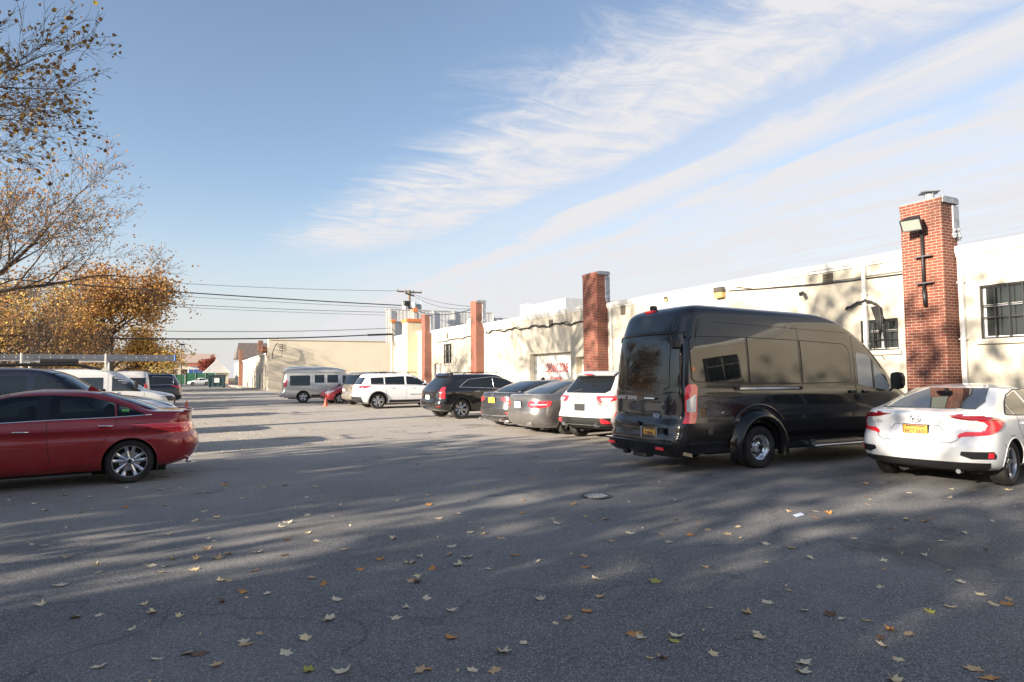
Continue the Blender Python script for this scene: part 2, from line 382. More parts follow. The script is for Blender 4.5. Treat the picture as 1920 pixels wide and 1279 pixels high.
def place_text(mb, txt, size, origin, right, up, mi=0, ext=.002, xs=1.0, space=1.0):
    vs, fs = text_mesh(txt, size, ext, space, xs); R = Vector(right).normalized(); U = Vector(up).normalized(); Nn = R.cross(U); O = Vector(origin)
    mb.add([O+R*v[0]+U*v[1]+Nn*v[2] for v in vs], fs, mi)

def pchip(pts):
    x = np.array([p[0] for p in pts], float); y = np.array([p[1] for p in pts], float)
    h = np.diff(x); dl = np.diff(y)/h; d = np.zeros_like(x)
    for i in range(1, len(x)-1):
        if dl[i-1]*dl[i] > 0:
            w1 = 2*h[i]+h[i-1]; w2 = h[i]+2*h[i-1]; d[i] = (w1+w2)/(w1/dl[i-1]+w2/dl[i])
    d[0] = dl[0]; d[-1] = dl[-1]
    def f(t):
        t = min(max(t, x[0]), x[-1]); i = min(max(int(np.searchsorted(x, t))-1, 0), len(x)-2)
        s = (t-x[i])/h[i]
        return float((2*s**3-3*s*s+1)*y[i]+(s**3-2*s*s+s)*h[i]*d[i]+(-2*s**3+3*s*s)*y[i+1]+(s**3-s*s)*h[i]*d[i+1])
    return f
def lerpf(pts):
    xs = [p[0] for p in pts]; ys = [p[1] for p in pts]
    return lambda t: float(np.interp(t, xs, ys))

# ------------------------------------------------------------------ vehicles: a body is a stack of rounded outlines
class Shell:
    """x=0 at the rear bumper, x=L at the nose, +y the vehicle's left, z up"""
    def __init__(s, S):
        s.S = S; s.L = S['L']; s.xr = pchip(S['rear']); fd = pchip(S['front']); s.xf = lambda z: s.L-fd(z); s.w0 = pchip(S['w'])
        s.rr = lerpf(S['rr']); s.rf = lerpf(S['rf']); s.n = S.get('n', 2.6); s.nf = S.get('nf', s.n); s.tp = S.get('taper', .06)
        s.z0 = S['rear'][0][0]; s.z1 = S['rear'][-1][0]
    def pf(s, x): return 1-s.tp*abs(2*x/s.L-1)**3.2
    def W(s, x, z): return s.w0(z)*s.pf(x)
    def radii(s, z):
        ln = s.xf(z)-s.xr(z); a = s.rr(z); b = s.rf(z); k = min(1, .98*ln/max(a+b, 1e-6)); return a*k, b*k
    def sideY(s, x, z):
        xr, xf = s.xr(z), s.xf(z); a, b = s.radii(z); w = s.W(x, z)
        if x < xr or x > xf: return 0.0
        if x < xr+a: t = 1-(x-xr)/a; return w*(1-t**s.n)**(1/s.n)
        if x > xf-b: t = 1-(xf-x)/b; return w*(1-t**s.nf)**(1/s.nf)
        return w
    def endX(s, y, z, end):
        xr, xf = s.xr(z), s.xf(z); a, b = s.radii(z)
        if end == 'rear':
            w = s.W(xr+a*.3, z); t = min(1, abs(y)/w); return xr+a*(1-(1-t**s.n)**(1/s.n))
        w = s.W(xf-b*.3, z); t = min(1, abs(y)/w); return xf-b*(1-(1-t**s.nf)**(1/s.nf))
    def half(s, z, nr=13, ns=18, nf=13):
        xr, xf = s.xr(z), s.xf(z); a, b = s.radii(z); P = []
        for i in range(nr+1):
            t = (pi/2)*i/nr; x = xr+a*(1-abs(cos(t))**(2/s.n)); P.append((x, s.W(x, z)*abs(sin(t))**(2/s.n)))
        for i in range(1, ns):
            x = xr+a+(xf-b-xr-a)*i/ns; P.append((x, s.W(x, z)))
        for i in range(nf, -1, -1):
            t = (pi/2)*i/nf; x = xf-b*(1-abs(cos(t))**(2/s.nf)); P.append((x, s.W(x, z)*abs(sin(t))**(2/s.nf)))
        return P
    def wrap(s, d, z, end='rear', side=1):
        P = s.half(z, 24, 18, 24)
        if end == 'front': P = P[::-1]
        acc = 0
        for i in range(1, len(P)):
            l = math.dist(P[i-1], P[i])
            if acc+l >= d:
                k = (d-acc)/l; return (P[i-1][0]+(P[i][0]-P[i-1][0])*k, side*(P[i-1][1]+(P[i][1]-P[i-1][1])*k), z)
            acc += l
        return (P[-1][0], side*P[-1][1], z)
    def levels(s, n=54):
        Z = np.linspace(s.z0, s.z1, 900); xr = np.array([s.xr(z) for z in Z]); xf = np.array([s.xf(z) for z in Z]); w = np.array([s.w0(z) for z in Z])
        ds = np.sqrt(np.diff(Z)**2*1.4+np.diff(xr)**2*.35+np.diff(xf)**2*.35+np.diff(w)**2); c = np.concatenate([[0], np.cumsum(ds)]); return np.interp(np.linspace(0, c[-1], n), c, Z)
    def body(s, name, material, parent, arches=(), cuts=()):
        Z = s.levels(s.S.get('levels', 54)); mb = MB(); rings = []
        for z in Z:
            H = s.half(z); R = [(x, -y, z) for x, y in H]+[(x, y, z) for x, y in H[-2:0:-1]]; rings.append(R)
        n = len(rings[0])
        vs = [p for R in rings for p in R]; fs = []; mi = []
        for i in range(len(rings)-1):
            for k in range(n): fs.append((i*n+k, i*n+(k+1) % n, (i+1)*n+(k+1) % n, (i+1)*n+k))
        mb.add(vs, fs, 0); m = len(rings)-1
        mb.add([], [], 0); mb.f.append(tuple(range(n))[::-1]); mb.mi.append(1); mb.f.append(tuple(m*n+k for k in range(n))); mb.mi.append(0)
        o = mb.build(name, [material, M['under']], None, smooth=True)
        if arches:
            c = MB()
            for (ax, az, ar, dep) in arches:
                for sd_ in (-1, 1):
                    y1 = s.W(ax, az)+.25; y0 = s.W(ax, az)-dep
                    c.lathe([(ar, min(y0*sd_, y1*sd_)), (ar, max(y0*sd_, y1*sd_))], 40, 'y', (ax, 0, az))
            for st in cuts:
                lo = [(x, zb+.004) for x, zb, zt in st]; hi = [(x, zt-.004) for x, zb, zt in st][::-1]
                if abs(hi[0][1]-lo[-1][1]) < .03: hi = hi[1:]
                if abs(hi[-1][1]-lo[0][1]) < .03: hi = hi[:-1]
                c.prism(lo+hi, 'y', -1.3, 1.3)
            co = c.build('cut', M['under'])
            md = o.modifiers.new('b', 'BOOLEAN'); md.object = co; md.operation = 'DIFFERENCE'; md.solver = 'EXACT'
            dg = bpy.context.evaluated_depsgraph_get(); me = bpy.data.meshes.new_from_object(o.evaluated_get(dg))
            o.modifiers.clear(); old = o.data; o.data = me; bpy.data.meshes.remove(old); bpy.data.objects.remove(co)
            me.materials.clear(); me.materials.append(material); me.materials.append(M['under'])
            for p in me.polygons:
                cx, cy, cz = p.center
                dark = cz < s.z0+.004
                for (ax, az, ar, dep) in arches:
                    r = math.hypot(cx-ax, cz-az)
                    if r < ar-.004 or (r < ar+.003 and abs(p.normal.y) < .15): dark = True
                if cuts and min(q[0] for st in cuts for q in st)-.03 < cx < max(q[0] for st in cuts for q in st)+.03 and cz > .9 and abs(p.normal.y) < .02 and s.sideY(min(max(cx, s.xr(cz)+.01), s.xf(cz)-.01), cz) > abs(cy)+.02 and cz < s.z1-.12: dark = True
                p.material_index = 1 if dark else 0
        o.data.shade_smooth(); o.data.set_sharp_from_angle(angle=rad(38))
        o.name = name; o.parent = parent; return o
def drape(G, off=.005, skirt=.012):
    """offset a grid of surface points outward along its own normals and close the edge with a skirt"""
    m, n = len(G), len(G[0]); A = np.array(G, float)
    du = np.gradient(A, axis=0); dv = np.gradient(A, axis=1); N = np.cross(du, dv); N /= (np.linalg.norm(N, axis=2, keepdims=True)+1e-9)
    return A, N
def panel(mb, G, out, off=.005, thick=.014, mi=0):
    A, N = drape(G); c = A.mean(axis=(0, 1)); sgn = 1.0 if np.sum(N.mean(axis=(0, 1))*np.array(out)) > 0 else -1.0
    N = N*sgn; T = A+N*off; B = A-N*thick
    m, n = A.shape[:2]; mb.grid([[tuple(p) for p in r] for r in T], mi)
    ring = [(0, j) for j in range(n)]+[(i, n-1) for i in range(1, m)]+[(m-1, j) for j in range(n-2, -1, -1)]+[(i, 0) for i in range(m-2, 0, -1)]
    vs = [tuple(T[i, j]) for i, j in ring]+[tuple(B[i, j]) for i, j in ring]; k = len(ring)
    mb.add(vs, [(q, (q+1) % k, k+(q+1) % k, k+q) for q in range(k)], mi)
def side_pts(sh, st, side, nx=22, nz=6):
    """st: [(x, zbottom, ztop)]"""
    xs = [p[0] for p in st]; zb = [p[1] for p in st]; zt = [p[2] for p in st]; G = []
    X = sorted(set(list(np.linspace(xs[0], xs[-1], nx))+xs))
    for x in X:
        b = np.interp(x, xs, zb); t = np.interp(x, xs, zt)
        G.append([(x, side*sh.sideY(x, b+(t-b)*j/nz), b+(t-b)*j/nz) for j in range(nz+1)])
    return G
def end_pts(sh, st, end, ny=16, nz=9):
    """st: [(z, y0, y1)] bottom to top"""
    zs = [p[0] for p in st]; G = []
    Z = sorted(set(list(np.linspace(zs[0], zs[-1], nz))+zs))
    for z in Z:
        a = np.interp(z, zs, [p[1] for p in st]); b = np.interp(z, zs, [p[2] for p in st])
        G.append([(sh.endX(a+(b-a)*j/ny, z, end), a+(b-a)*j/ny, z) for j in range(ny+1)])
    return G
def wrap_pts(sh, st, end, side, nd=14, nz=6):
    """st: [(z, d0, d1)] distances measured round the outline from the centre of that end"""
    zs = [p[0] for p in st]; G = []
    Z = sorted(set(list(np.linspace(zs[0], zs[-1], nz))+zs))
    for z in Z:
        a = np.interp(z, zs, [p[1] for p in st]); b = np.interp(z, zs, [p[2] for p in st])
        G.append([sh.wrap(a+(b-a)*j/nd, z, end, side) for j in range(nd+1)])
    return G
def side_line(mb, sh, pts, side, r, off=0.0, n=5, mi=0, sub=5):
    P = []
    for i in range(len(pts)-1):
        for k in range(sub):
            t = k/sub; x = pts[i][0]+(pts[i+1][0]-pts[i][0])*t; z = pts[i][1]+(pts[i+1][1]-pts[i][1])*t; P.append((x, side*(sh.sideY(x, z)+off), z))
    x, z = pts[-1]; P.append((x, side*(sh.sideY(x, z)+off), z)); mb.tube(P, r, n, mi)
def end_line(mb, sh, pts, end, r, off=0.0, n=5, mi=0, sub=5):
    P = []; sg = -1 if end == 'rear' else 1
    for i in range(len(pts)-1):
        for k in range(sub):
            t = k/sub; y = pts[i][0]+(pts[i+1][0]-pts[i][0])*t; z = pts[i][1]+(pts[i+1][1]-pts[i][1])*t; P.append((sh.endX(y, z, end)+sg*off, y, z))
    y, z = pts[-1]; P.append((sh.endX(y, z, end)+sg*off, y, z)); mb.tube(P, r, n, mi)

def make_wheel(parent, pos, side, r, wd, rim, style, rim_mat):
    """wheel Empty > tyre, rim. side +1: outer face towards +y"""
    e = bpy.data.objects.new('wheel', None); e.empty_display_size = .1; COL.objects.link(e); e.parent = parent; e.location = pos
    if side < 0: e.rotation_euler = (0, 0, pi)
    key = (round(r, 3), round(wd, 3), round(rim, 3), style, rim_mat.name)
    if key not in WHEELS:
        t = MB(); h = wd/2
        t.lathe([(rim-.005, -h*.8), (rim+.02, -h*.95), (r*.5+rim*.5, -h), (r-.03, -h*.96), (r-.008, -h*.8), (r, -h*.5), (r-.004, -h*.25), (r, 0), (r-.004, h*.25), (r, h*.5), (r-.008, h*.8), (r-.03, h*.96), (r*.5+rim*.5, h), (rim+.02, h*.95), (rim-.005, h*.8)], 44, 'y', cap=False)
        to = t.build('tyre', M['rubber'], e, angle=50)
        w = MB()
        dish = {'deep': .55}.get(style, 0)
        ho = h*.82
        w.lathe([(rim*.95, -h*.7), (rim*.93, h*.2), (rim*.93, ho-.02), (rim*.97, ho), (rim+.004, ho), (rim+.004, ho-.012), (rim*.99, -h*.7)], 40, 'y', closed=True)
        zf = ho-.035 if style != 'deep' else -h*.15
        if style == 'deep':
            w.lathe([(rim*.93, zf+.02), (rim*.7, zf+.035), (rim*.42, zf+.03), (rim*.36, zf+.06), (rim*.22, zf+.075), (rim*.2, zf+.1), (0.0, zf+.1)], 36, 'y', cap=False)
            for k in range(8):
                a = 2*pi*k/8; w.lathe([(.021, zf+.028), (.021, zf+.0385)], 10, 'y', (rim*.62*cos(a), 0, rim*.62*sin(a)), mi=1)
            for k in range(8):
                a = 2*pi*(k+.5)/8; w.lathe([(.011, zf+.05), (.011, zf+.085)], 8, 'y', (rim*.29*cos(a), 0, rim*.29*sin(a)))
        else:
            n, wi, wo, pair = style[:4]; twist = style[4] if len(style) > 4 else 0.0
            def spoke(a, w0, w1):
                rr = [.04, rim*.3, rim*.6, rim*.85, rim*.95]; hh = [zf, zf-.002, zf-.004, zf-.001, zf+.012]; L_, R_ = [], []
                for q, rq in enumerate(rr):
                    ww = w0+(w1-w0)*q/4; tw = twist*q/4; ca, sa = cos(a+tw), sin(a+tw)
                    L_.append((rq*ca-ww*sa, hh[q], rq*sa+ww*ca)); R_.append((rq*ca+ww*sa, hh[q], rq*sa-ww*ca))
                mdl = [((l[0]+r_[0])/2, l[1]+.010, (l[2]+r_[2])/2) for l, r_ in zip(L_, R_)]
                bk = [[(p[0], p[1]-.03, p[2]) for p in Q] for Q in (L_, R_)]
                w.grid([bk[0], L_, mdl, R_, bk[1]])
            for k in range(n):
                a = 2*pi*k/n+pi/2
                if pair: spoke(a-pair, wi, wo); spoke(a+pair, wi, wo)
                else: spoke(a, wi, wo)
            w.lathe([(.055, zf-.02), (.055, zf+.008), (.045, zf+.014), (.03, zf+.014), (.028, zf+.009), (0, zf+.009)], 20, 'y')
            w.lathe([(.03, zf+.0095), (.026, zf+.013), (0, zf+.013)], 16, 'y', mi=1)
            for k in range(5):
                a = 2*pi*k/5; w.lathe([(.009, zf-.01), (.009, zf+.012)], 7, 'y', (.07*cos(a), 0, .07*sin(a)), mi=1)
            w.lathe([(rim*.62, -h*.25), (rim*.62, -h*.15), (.05, -h*.12), (0, -h*.12)], 28, 'y', mi=2)      # brake disc
            w.lathe([(rim*.93, -h*.6), (rim*.9, -h*.58), (0, -h*.58)], 24, 'y', mi=1)
        ro = w.build('rim', [rim_mat, M['black'], M['steel']], e, angle=40)
        WHEELS[key] = (to.data, ro.data)
    else:
        for nm, me in zip(('tyre', 'rim'), WHEELS[key]):
            o = bpy.data.objects.new(nm, me); COL.objects.link(o); o.parent = e
    return e
WHEELS = {}

def plate(parent, sh, y, z, end, col='plate_orange', text='', w=.305, h=.155, holder='black', label=None):
    x = sh.endX(y, z, end); sg = -1 if end == 'rear' else 1; p = MB()
    a, b = (x-.016, x+.03) if end == 'rear' else (x-.03, x+.016)
    p.box(a, b, y-w/2-.015, y+w/2+.015, z-h/2-.012, z+h/2+.012, 0, .004)
    a2, b2 = (x-.020, x-.012) if end == 'rear' else (x+.012, x+.020)
    p.box(a2, b2, y-w/2, y+w/2, z-h/2, z+h/2, 1)
    if text:
        xx = x-.0215 if end == 'rear' else x+.0215
        place_text(p, text, .085, (xx, y, z-.012), (0, -sg*-1 if False else (-1 if end == 'rear' else 1), 0), (0, 0, 1), 2, .0012, .72)
        p.box(min(xx, xx-.0006*1), max(xx, xx+.0006), y-w*.4, y+w*.4, z+h*.36, z+h*.46, 2)
    return p.build('license_plate', [M[holder], M[col], M['plate_dark']], parent)

def mirror(parent, sh, x, z, side, pm, s=1.0, tall=1.0):
    y = sh.sideY(x, z); m = MB(); y0, y1 = y+.02, y+.02+.21*s; dx, dz = .10*s, .15*s*tall
    secs = [(0, .72), (.12, .93), (.5, 1.0), (.85, .9), (1.0, .6)]; G = []
    for t, k in secs:
        G.append([(x+.03+(dx*.7*k*(abs(cos(a))**.6)*(1 if cos(a) > 0 else -.45)), side*(y0+(y1-y0)*t), z+.05+dz*.55+dz*.5*k*(abs(sin(a))**.6)*(1 if sin(a) > 0 else -1)) for a in [2*pi*q/16 for q in range(17)]])
    m.grid(G); m.add(G[0][:-1], [tuple(range(16))]); m.add(G[-1][:-1], [tuple(range(16))])
    m.tube([(x+.02, side*(y-.03), z+.02), (x+.02, side*(y0+.05), z+.05+dz*.2)], .022, 6)
    o = m.build('mirror', pm, parent, smooth=True, angle=50)
    g = MB(); g.box(x+.03-dx*.7*.45-.006, x+.03-dx*.7*.45-.001, min(side*(y0+.02), side*(y1-.04)), max(side*(y0+.02), side*(y1-.04)), z+.05+dz*.14, z+.05+dz*.96, 0); g.build('mirror_glass', M['glass'], o)
    return o

def vehicle(name, label, cat, S, loc, heading, paint, group=None):
    """heading: degrees from +X towards +Y of the direction the nose points to; loc: ground point under the middle of the rear bumper"""
    root = empty(name, (loc[0], loc[1], 0), rad(heading)); tag(root, label, cat, group)
    sh = Shell(S); rw = S['rw']; ra = S.get('ra', rw+.055)
    xw = [S['roh'], S['roh']+S['wb']]
    sh.body('body', paint, root, [(x, rw-.01, ra, .30) for x in xw], S['side_windows'] if S.get('open') else ())
    # wheel arch lips (parts with a colour of their own when clad)
    clad = S.get('clad'); al = MB()
    for x in xw:
        for sd_ in (-1, 1):
            P = []
            for k in range(25):
                a = rad(-8+196*k/24); px = x+(ra+(.018 if clad else -.002))*cos(a); pz = max(rw-.01+(ra+(.018 if clad else -.002))*sin(a), sh.z0+.02); P.append((px, sd_*(sh.sideY(min(max(px, .02), S['L']-.02), pz)+(.004 if clad else -.004)), pz))
            al.tube(P, .032 if clad else .010, 6)
    al.build('arch_trim' if clad else 'arch_lip', M[clad] if clad else paint, root, smooth=True)
    for x in xw:
        for sd_ in (-1, 1):
            tw = S.get('tw', .225); make_wheel(root, (x, sd_*(sh.W(x, rw)-tw/2-S.get('inset', .015)), rw), sd_, rw, tw, S.get('rim', rw*.66), S.get('style', (5, .035, .03, 0)), M[S.get('rimmat', 'alloy')])
    # glass
    for st in S.get('side_windows', []):
        for sd_ in S.get('sides', (-1, 1)):
            g = MB(); panel(g, side_pts(sh, st, sd_), (0, sd_, 0), .003); g.build('side_window', M[S.get('glass', 'glass')], root, smooth=True, angle=50)
    if 'rear_window' in S:
        g = MB(); panel(g, end_pts(sh, S['rear_window'], 'rear', 20, S.get('rwz', 12)), (-1, 0, .5), .010 if 'rwz' in S else .004); g.build('rear_window', M[S.get('rglass', 'glass')], root, angle=50)
    if 'windshield' in S:
        g = MB(); panel(g, end_pts(sh, S['windshield'], 'front', 20, 12), (1, 0, .5), .004); g.build('windshield', M['glass_clear'], root, angle=50)
    if S.get('open'):
        for x in S['open']:
            for y_ in (-.36, .36):
                h = MB(); h.box(x-.06, x+.06, y_-.13, y_+.13, 1.0, 1.17, 0, .04); h.tube([(x, y_-.05, .9), (x, y_-.05, 1.02)], .012, 5); h.build('head_restraint', M['interior'], root)
    # chrome / black outline of the side glass
    tr = S.get('trim')
    if tr:
        for sd_ in (-1, 1):
            t = MB()
            for pts, r in tr[1]: side_line(t, sh, pts, sd_, r, .003, 5)
            t.build('window_trim', M[tr[0]], root, smooth=True)
    # shut lines of doors, lids, flaps
    g = MB()
    for pts in S.get('gaps', []):
        for sd_ in (-1, 1): side_line(g, sh, pts, sd_, .0045, -.0012, 4, sub=8)
    for pts in S.get('rear_gaps', []): end_line(g, sh, pts, 'rear', .0045, -.0012, 4, sub=8)
    for pts in S.get('front_gaps', []): end_line(g, sh, pts, 'front', .0045, -.0012, 4, sub=8)
    if g.v: g.build('shut_line', M['under'], root)
    for (x, z) in S.get('handles', []):
        for sd_ in (-1, 1):
            h = MB(); y = sh.sideY(x, z); h.tube([(x-.10, sd_*(y-.005), z-.004), (x-.085, sd_*(y+.028), z-.002), (x, sd_*(y+.036), z+.002), (x+.085, sd_*(y+.028), z+.004), (x+.10, sd_*(y-.005), z+.004)], .011, 6)
            h.build('door_handle', M[S['handle_mat']] if S.get('handle_mat') else paint, root, smooth=True)
    for lt in S.get('lights', []):
        st, end, m_ = lt[:3]; nm = lt[3] if len(lt) > 3 else ('tail_light' if end == 'rear' else 'headlight')
        for sd_ in (-1, 1):
            g = MB(); G = wrap_pts(sh, st, end, sd_); panel(g, G, ((-1 if end == 'rear' else 1), sd_*1.0, 0), lt[4] if len(lt) > 4 else .008, .02); g.build(nm, M[m_], root, angle=40)
    for b in S.get('bands', []):            # trim that wraps the whole end: (rows, end, material, name, offset)
        st, end, m_, nm, of = b
        for_ = MB(); panel(for_, end_pts(sh, st, end, 26, 6), (-1 if end == 'rear' else 1, 0, 0), of, .03); for_.build(nm, M[m_] if m_ else paint, root, angle=40)
    for b in S.get('side_bands', []):
        st, m_, nm, of = b
        for sd_ in (-1, 1):
            g = MB(); panel(g, side_pts(sh, st, sd_, 14, 3), (0, sd_, 0), of, .02); g.build(nm, M[m_] if m_ else paint, root, angle=40)
    if 'mirror' in S:
        for sd_ in (-1, 1): mirror(root, sh, S['mirror'][0], S['mirror'][1], sd_, S.get('mirror_mat') and M[S['mirror_mat']] or paint, *(S['mirror'][2:]))
    # dark floor pan, so one does not see through under the car
    f = MB(); f.box(S['roh']*.5, S['L']-.5, -S['w'][2][1]*.72, S['w'][2][1]*.72, sh.z0-.05, sh.z0+.02, 0, .02)
    for k in (0, 1): f.tube([(xw[k], -sh.W(xw[k], rw)+.2, rw), (xw[k], sh.W(xw[k], rw)-.2, rw)], .04, 8)
    f.tube([(.5, .35, sh.z0-.02), (S['roh']+.5, .35, sh.z0-.02)], .09, 8)
    f.build('underbody', M['under'], root)
    return root, sh

# ------------------------------------------------------------------ the setting
def struct(mb, name, m): o = mb.build(name, m); o['kind'] = 'structure'; return o
struct(MB().add([(-500, -500, 0), (500, -500, 0), (500, 900, 0), (-500, 900, 0)], [(0, 1, 2, 3)]), 'ground', M['soil'])
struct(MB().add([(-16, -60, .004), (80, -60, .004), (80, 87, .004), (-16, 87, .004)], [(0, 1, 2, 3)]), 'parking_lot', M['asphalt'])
struct(MB().add([(-16, 92.5, .004), (80, 92.5, .004), (80, 175, .004), (-16, 175, .004)], [(0, 1, 2, 3)]), 'road', M['road'])
def kerb():
    m = MB(); m.box(-70, 80, 87, 92.5, -.1, .06, 0, .02)
    m.box(5.9, 7.6, 92.51, 143, -.1, .10, 0, .02)
    return struct(m, 'pavement', M['concrete'])
kerb()

# ------------------------------------------------------------------ long warehouse along the right of the lot
XF = 15.72
def face_x(mb, X, y0, y1, z0, z1, holes, depth, mi=0, rmi=0):
    """wall sheet at X facing -X with rectangular holes (ya, yb, za, zb) and reveals going back by depth"""
    ys = sorted({y0, y1, *[h[0] for h in holes], *[h[1] for h in holes]}); zs = sorted({z0, z1, *[h[2] for h in holes], *[h[3] for h in holes]})
    for a, b in zip(ys, ys[1:]):
        for c, d in zip(zs, zs[1:]):
            if any(h[0] <= (a+b)/2 <= h[1] and h[2] <= (c+d)/2 <= h[3] for h in holes): continue
            mb.add([(X, a, c), (X, a, d), (X, b, d), (X, b, c)], [(0, 1, 2, 3)], mi)
    for a, b, c, d in holes:
        X2 = X+depth
        mb.add([(X, a, c), (X, b, c), (X, b, d), (X, a, d), (X2, a, c), (X2, b, c), (X2, b, d), (X2, a, d)], [(0, 4, 5, 1), (1, 5, 6, 2), (2, 6, 7, 3), (3, 7, 4, 0)], rmi)
def barred_window(parent, X, y0, y1, z0, z1, nb, mull=(.5,), glass_m='glass_clear', deep=.18):
    f = MB(); w = .06; X1 = X+deep
    f.box(X1-.05, X1, y0, y1, z0, z0+w); f.box(X1-.05, X1, y0, y1, z1-w, z1); f.box(X1-.05, X1, y0, y0+w, z0+w, z1-w); f.box(X1-.05, X1, y1-w, y1, z0+w, z1-w)
    zm = z0+(z1-z0)*.62; f.box(X1-.045, X1-.002, y0+w, y1-w, zm-.03, zm+.03)
    for q in mull: yy = y0+(y1-y0)*q; f.box(X1-.048, X1-.004, yy-.03, yy+.03, z0+w, z1-w)
    fr = f.build('window', M['white_metal'], parent)
    g = MB(); g.box(X1-.03, X1-.02, y0+w, y1-w, z0+w, z1-w); g.build('pane', M[glass_m], fr)
    bl = MB()
    n = max(2, int((z1-zm)/.045))
    for i in range(n): bl.box(X1+.0, X1+.012, y0+w, y1-w, zm+i*.045, zm+i*.045+.022)
    b = MB()
    for i in range(nb+1): yy = y0+.02+(y1-y0-.04)*i/nb; b.box(X+.01, X+.035, yy-.011, yy+.011, z0, z1)
    for zz in (z0+.02, (z0+z1)/2-.12, zm, z1-.02): b.box(X+.036, X+.05, y0, y1, zz-.014, zz+.014)
    b.build('bars', M['black_iron'], fr)
    s = MB(); s.box(X-.07, X+.02, y0-.08, y1+.08, z0-.12, z0-.003, 0, .01); s.build('sill', M['stucco'], fr)
    return fr
WH = empty('warehouse', (XF, 15, 0)); tag(WH, 'long low cream stucco warehouse with brick chimneys down the right side of the lot', 'building')
WH.location = (0, 0, 0)
SEG = [(-26, 8.75, 4.46), (8.75, 22.7, 4.60), (22.7, 35.6, 4.70), (35.6, 45.2, 4.88), (45.2, 54.7, 5.02)]
HOLES = {0: [(6.15, 8.08, 2.30, 3.49), (-2, 0, 2.3, 3.49), (-9, -6.2, 0.01, 2.9)], 1: [(9.95, 10.95, 2.14, 2.93)], 2: [(25.42, 29.5, .01, 2.64), (24.0, 24.95, .01, 2.38)], 3: [(40.8, 42.3, 2.40, 3.76), (43.35, 44.25, .01, 2.45)], 4: [(45.9, 46.8, .01, 2.5)]}
for i, (a, b, zt) in enumerate(SEG):
    m = MB(); hs = HOLES[i]
    for h in hs:
        face_x(MB(), 0, 0, 1, 0, 1, [], .1)
    deep = {2: .42}.get(i, .2)
    face_x(m, XF, a, b, 0, zt-.16, hs, deep)
    m.box(XF+.43, XF+30, a, b, 0, zt-.17) if False else None
    m.add([(XF, a, 0), (XF+30, a, 0), (XF+30, a, zt-.16), (XF, a, zt-.16)], [(0, 1, 2, 3)])
    m.add([(XF, b, 0), (XF+30, b, 0), (XF+30, b, zt-.16), (XF, b, zt-.16)], [(0, 1, 2, 3)])
    m.add([(XF+30, a, 0), (XF+30, b, 0), (XF+30, b, zt-.16), (XF+30, a, zt-.16)], [(0, 1, 2, 3)])
    w = m.build('wall', M['stucco'], WH, fix=False)
    r = MB(); r.add([(XF, a, zt-.22), (XF+30, a, zt-.22), (XF+30, b, zt-.22), (XF, b, zt-.22)], [(0, 1, 2, 3)]); r.build('roof', M['tar'], WH)
    c = MB(); c.box(XF-.07, XF+.22, a+.003, b-.003, zt-.17, zt, 0, .015); c.box(XF-.035, XF-.003, a+.004, b-.004, zt-.24, zt-.175); c.build('coping', M['white_metal'], WH)
    c = MB(); c.box(XF+.23, XF+.27, a+.003, b-.003, zt-.22, zt+.03); c.build('roof_edge', M['grey_metal'], WH)
barred_window(WH, XF, 6.15, 8.08, 2.30, 3.49, 7, (.5,))
barred_window(WH, XF, -2, 0, 2.30, 3.49, 7)
barred_window(WH, XF, 9.95, 10.95, 2.14, 2.93, 3)
barred_window(WH, XF, 40.8, 42.3, 2.40, 3.76, 8)
def loading_door():
    X = XF+.42; d = MB(); n = 4
    for i in range(n):
        z0 = .02+i*(2.60/n); d.box(X-.05, X-.01, 25.45, 29.47, z0+.006, z0+2.6/n-.006, 0, .008)
    d.box(X-.012, X-.002, 25.43, 29.49, .01, 2.63)
    o = d.build('loading_door', M['white_metal'], WH)
    t = MB(); place_text(t, 'LOADING ZONE', .60, (X-.060, 27.38, 1.89), (0, -1, 0), (0, 0, 1), 0, .002, .50)
    place_text(t, 'NO PARKING', .26, (X-.060, 27.42, 1.37), (0, -1, 0), (0, 0, 1), 0, .002, .78)
    t.build('lettering', M['red_paint'], o)
    for ya, yb in ((29.36, 29.46), (25.46, 25.54)): e = MB(); e.box(X-.10, X-.055, ya, yb, .02, 2.6); e.build('door_track', M['grey_metal'], o)
loading_door()
for (a, b, zt, mm) in ((24.0, 24.95, 2.38, 'cream'), (43.35, 44.25, 2.45, 'white_metal'), (45.9, 46.8, 2.5, 'yellow'), (-9, -6.2, 2.9, 'white_metal')):
    d = MB(); dz = .2 if a != 24.0 else .42
    d.box(XF+dz-.06, XF+dz-.002, a+.05, b-.05, .02, zt-.05, 0, .006); o = d.build('door', M[mm], WH)
    f = MB(); f.box(XF+dz-.1, XF+dz-.003, a, a+.05, .01, zt); f.box(XF+dz-.1, XF+dz-.003, b-.05, b, .01, zt); f.box(XF+dz-.1, XF+dz-.003, a+.05, b-.05, zt-.05, zt); f.build('frame', M['black_iron'] if a == 43.35 else M['white_metal'], o)
    h = MB(); h.box(XF+dz-.12, XF+dz-.06, a+.12, a+.16, 1.0, 1.1, 0, .005); h.build('handle', M['steel'], o)
sg = MB(); sg.box(XF-.02, XF-.002, 42.95, 43.3, 1.75, 2.25); tag(sg.build('notice_board', M['plate_white']), 'small white notice board beside the far doorway of the warehouse', 'sign')
# downpipes
for y, zt in ((8.42, 4.42), (10.77, 4.5), (22.1, 4.5), (34.95, 4.65), (54.3, 4.9)):
    p = MB(); p.box(XF-.10, XF-.003, y-.05, y+.05, .1, zt-.05, 0, .012)
    for z in (1.0, 2.3, 3.6): p.box(XF-.105, XF-.004, y-.075, y+.075, z, z+.03)
    p.build('downpipe', M['white_metal'], WH)
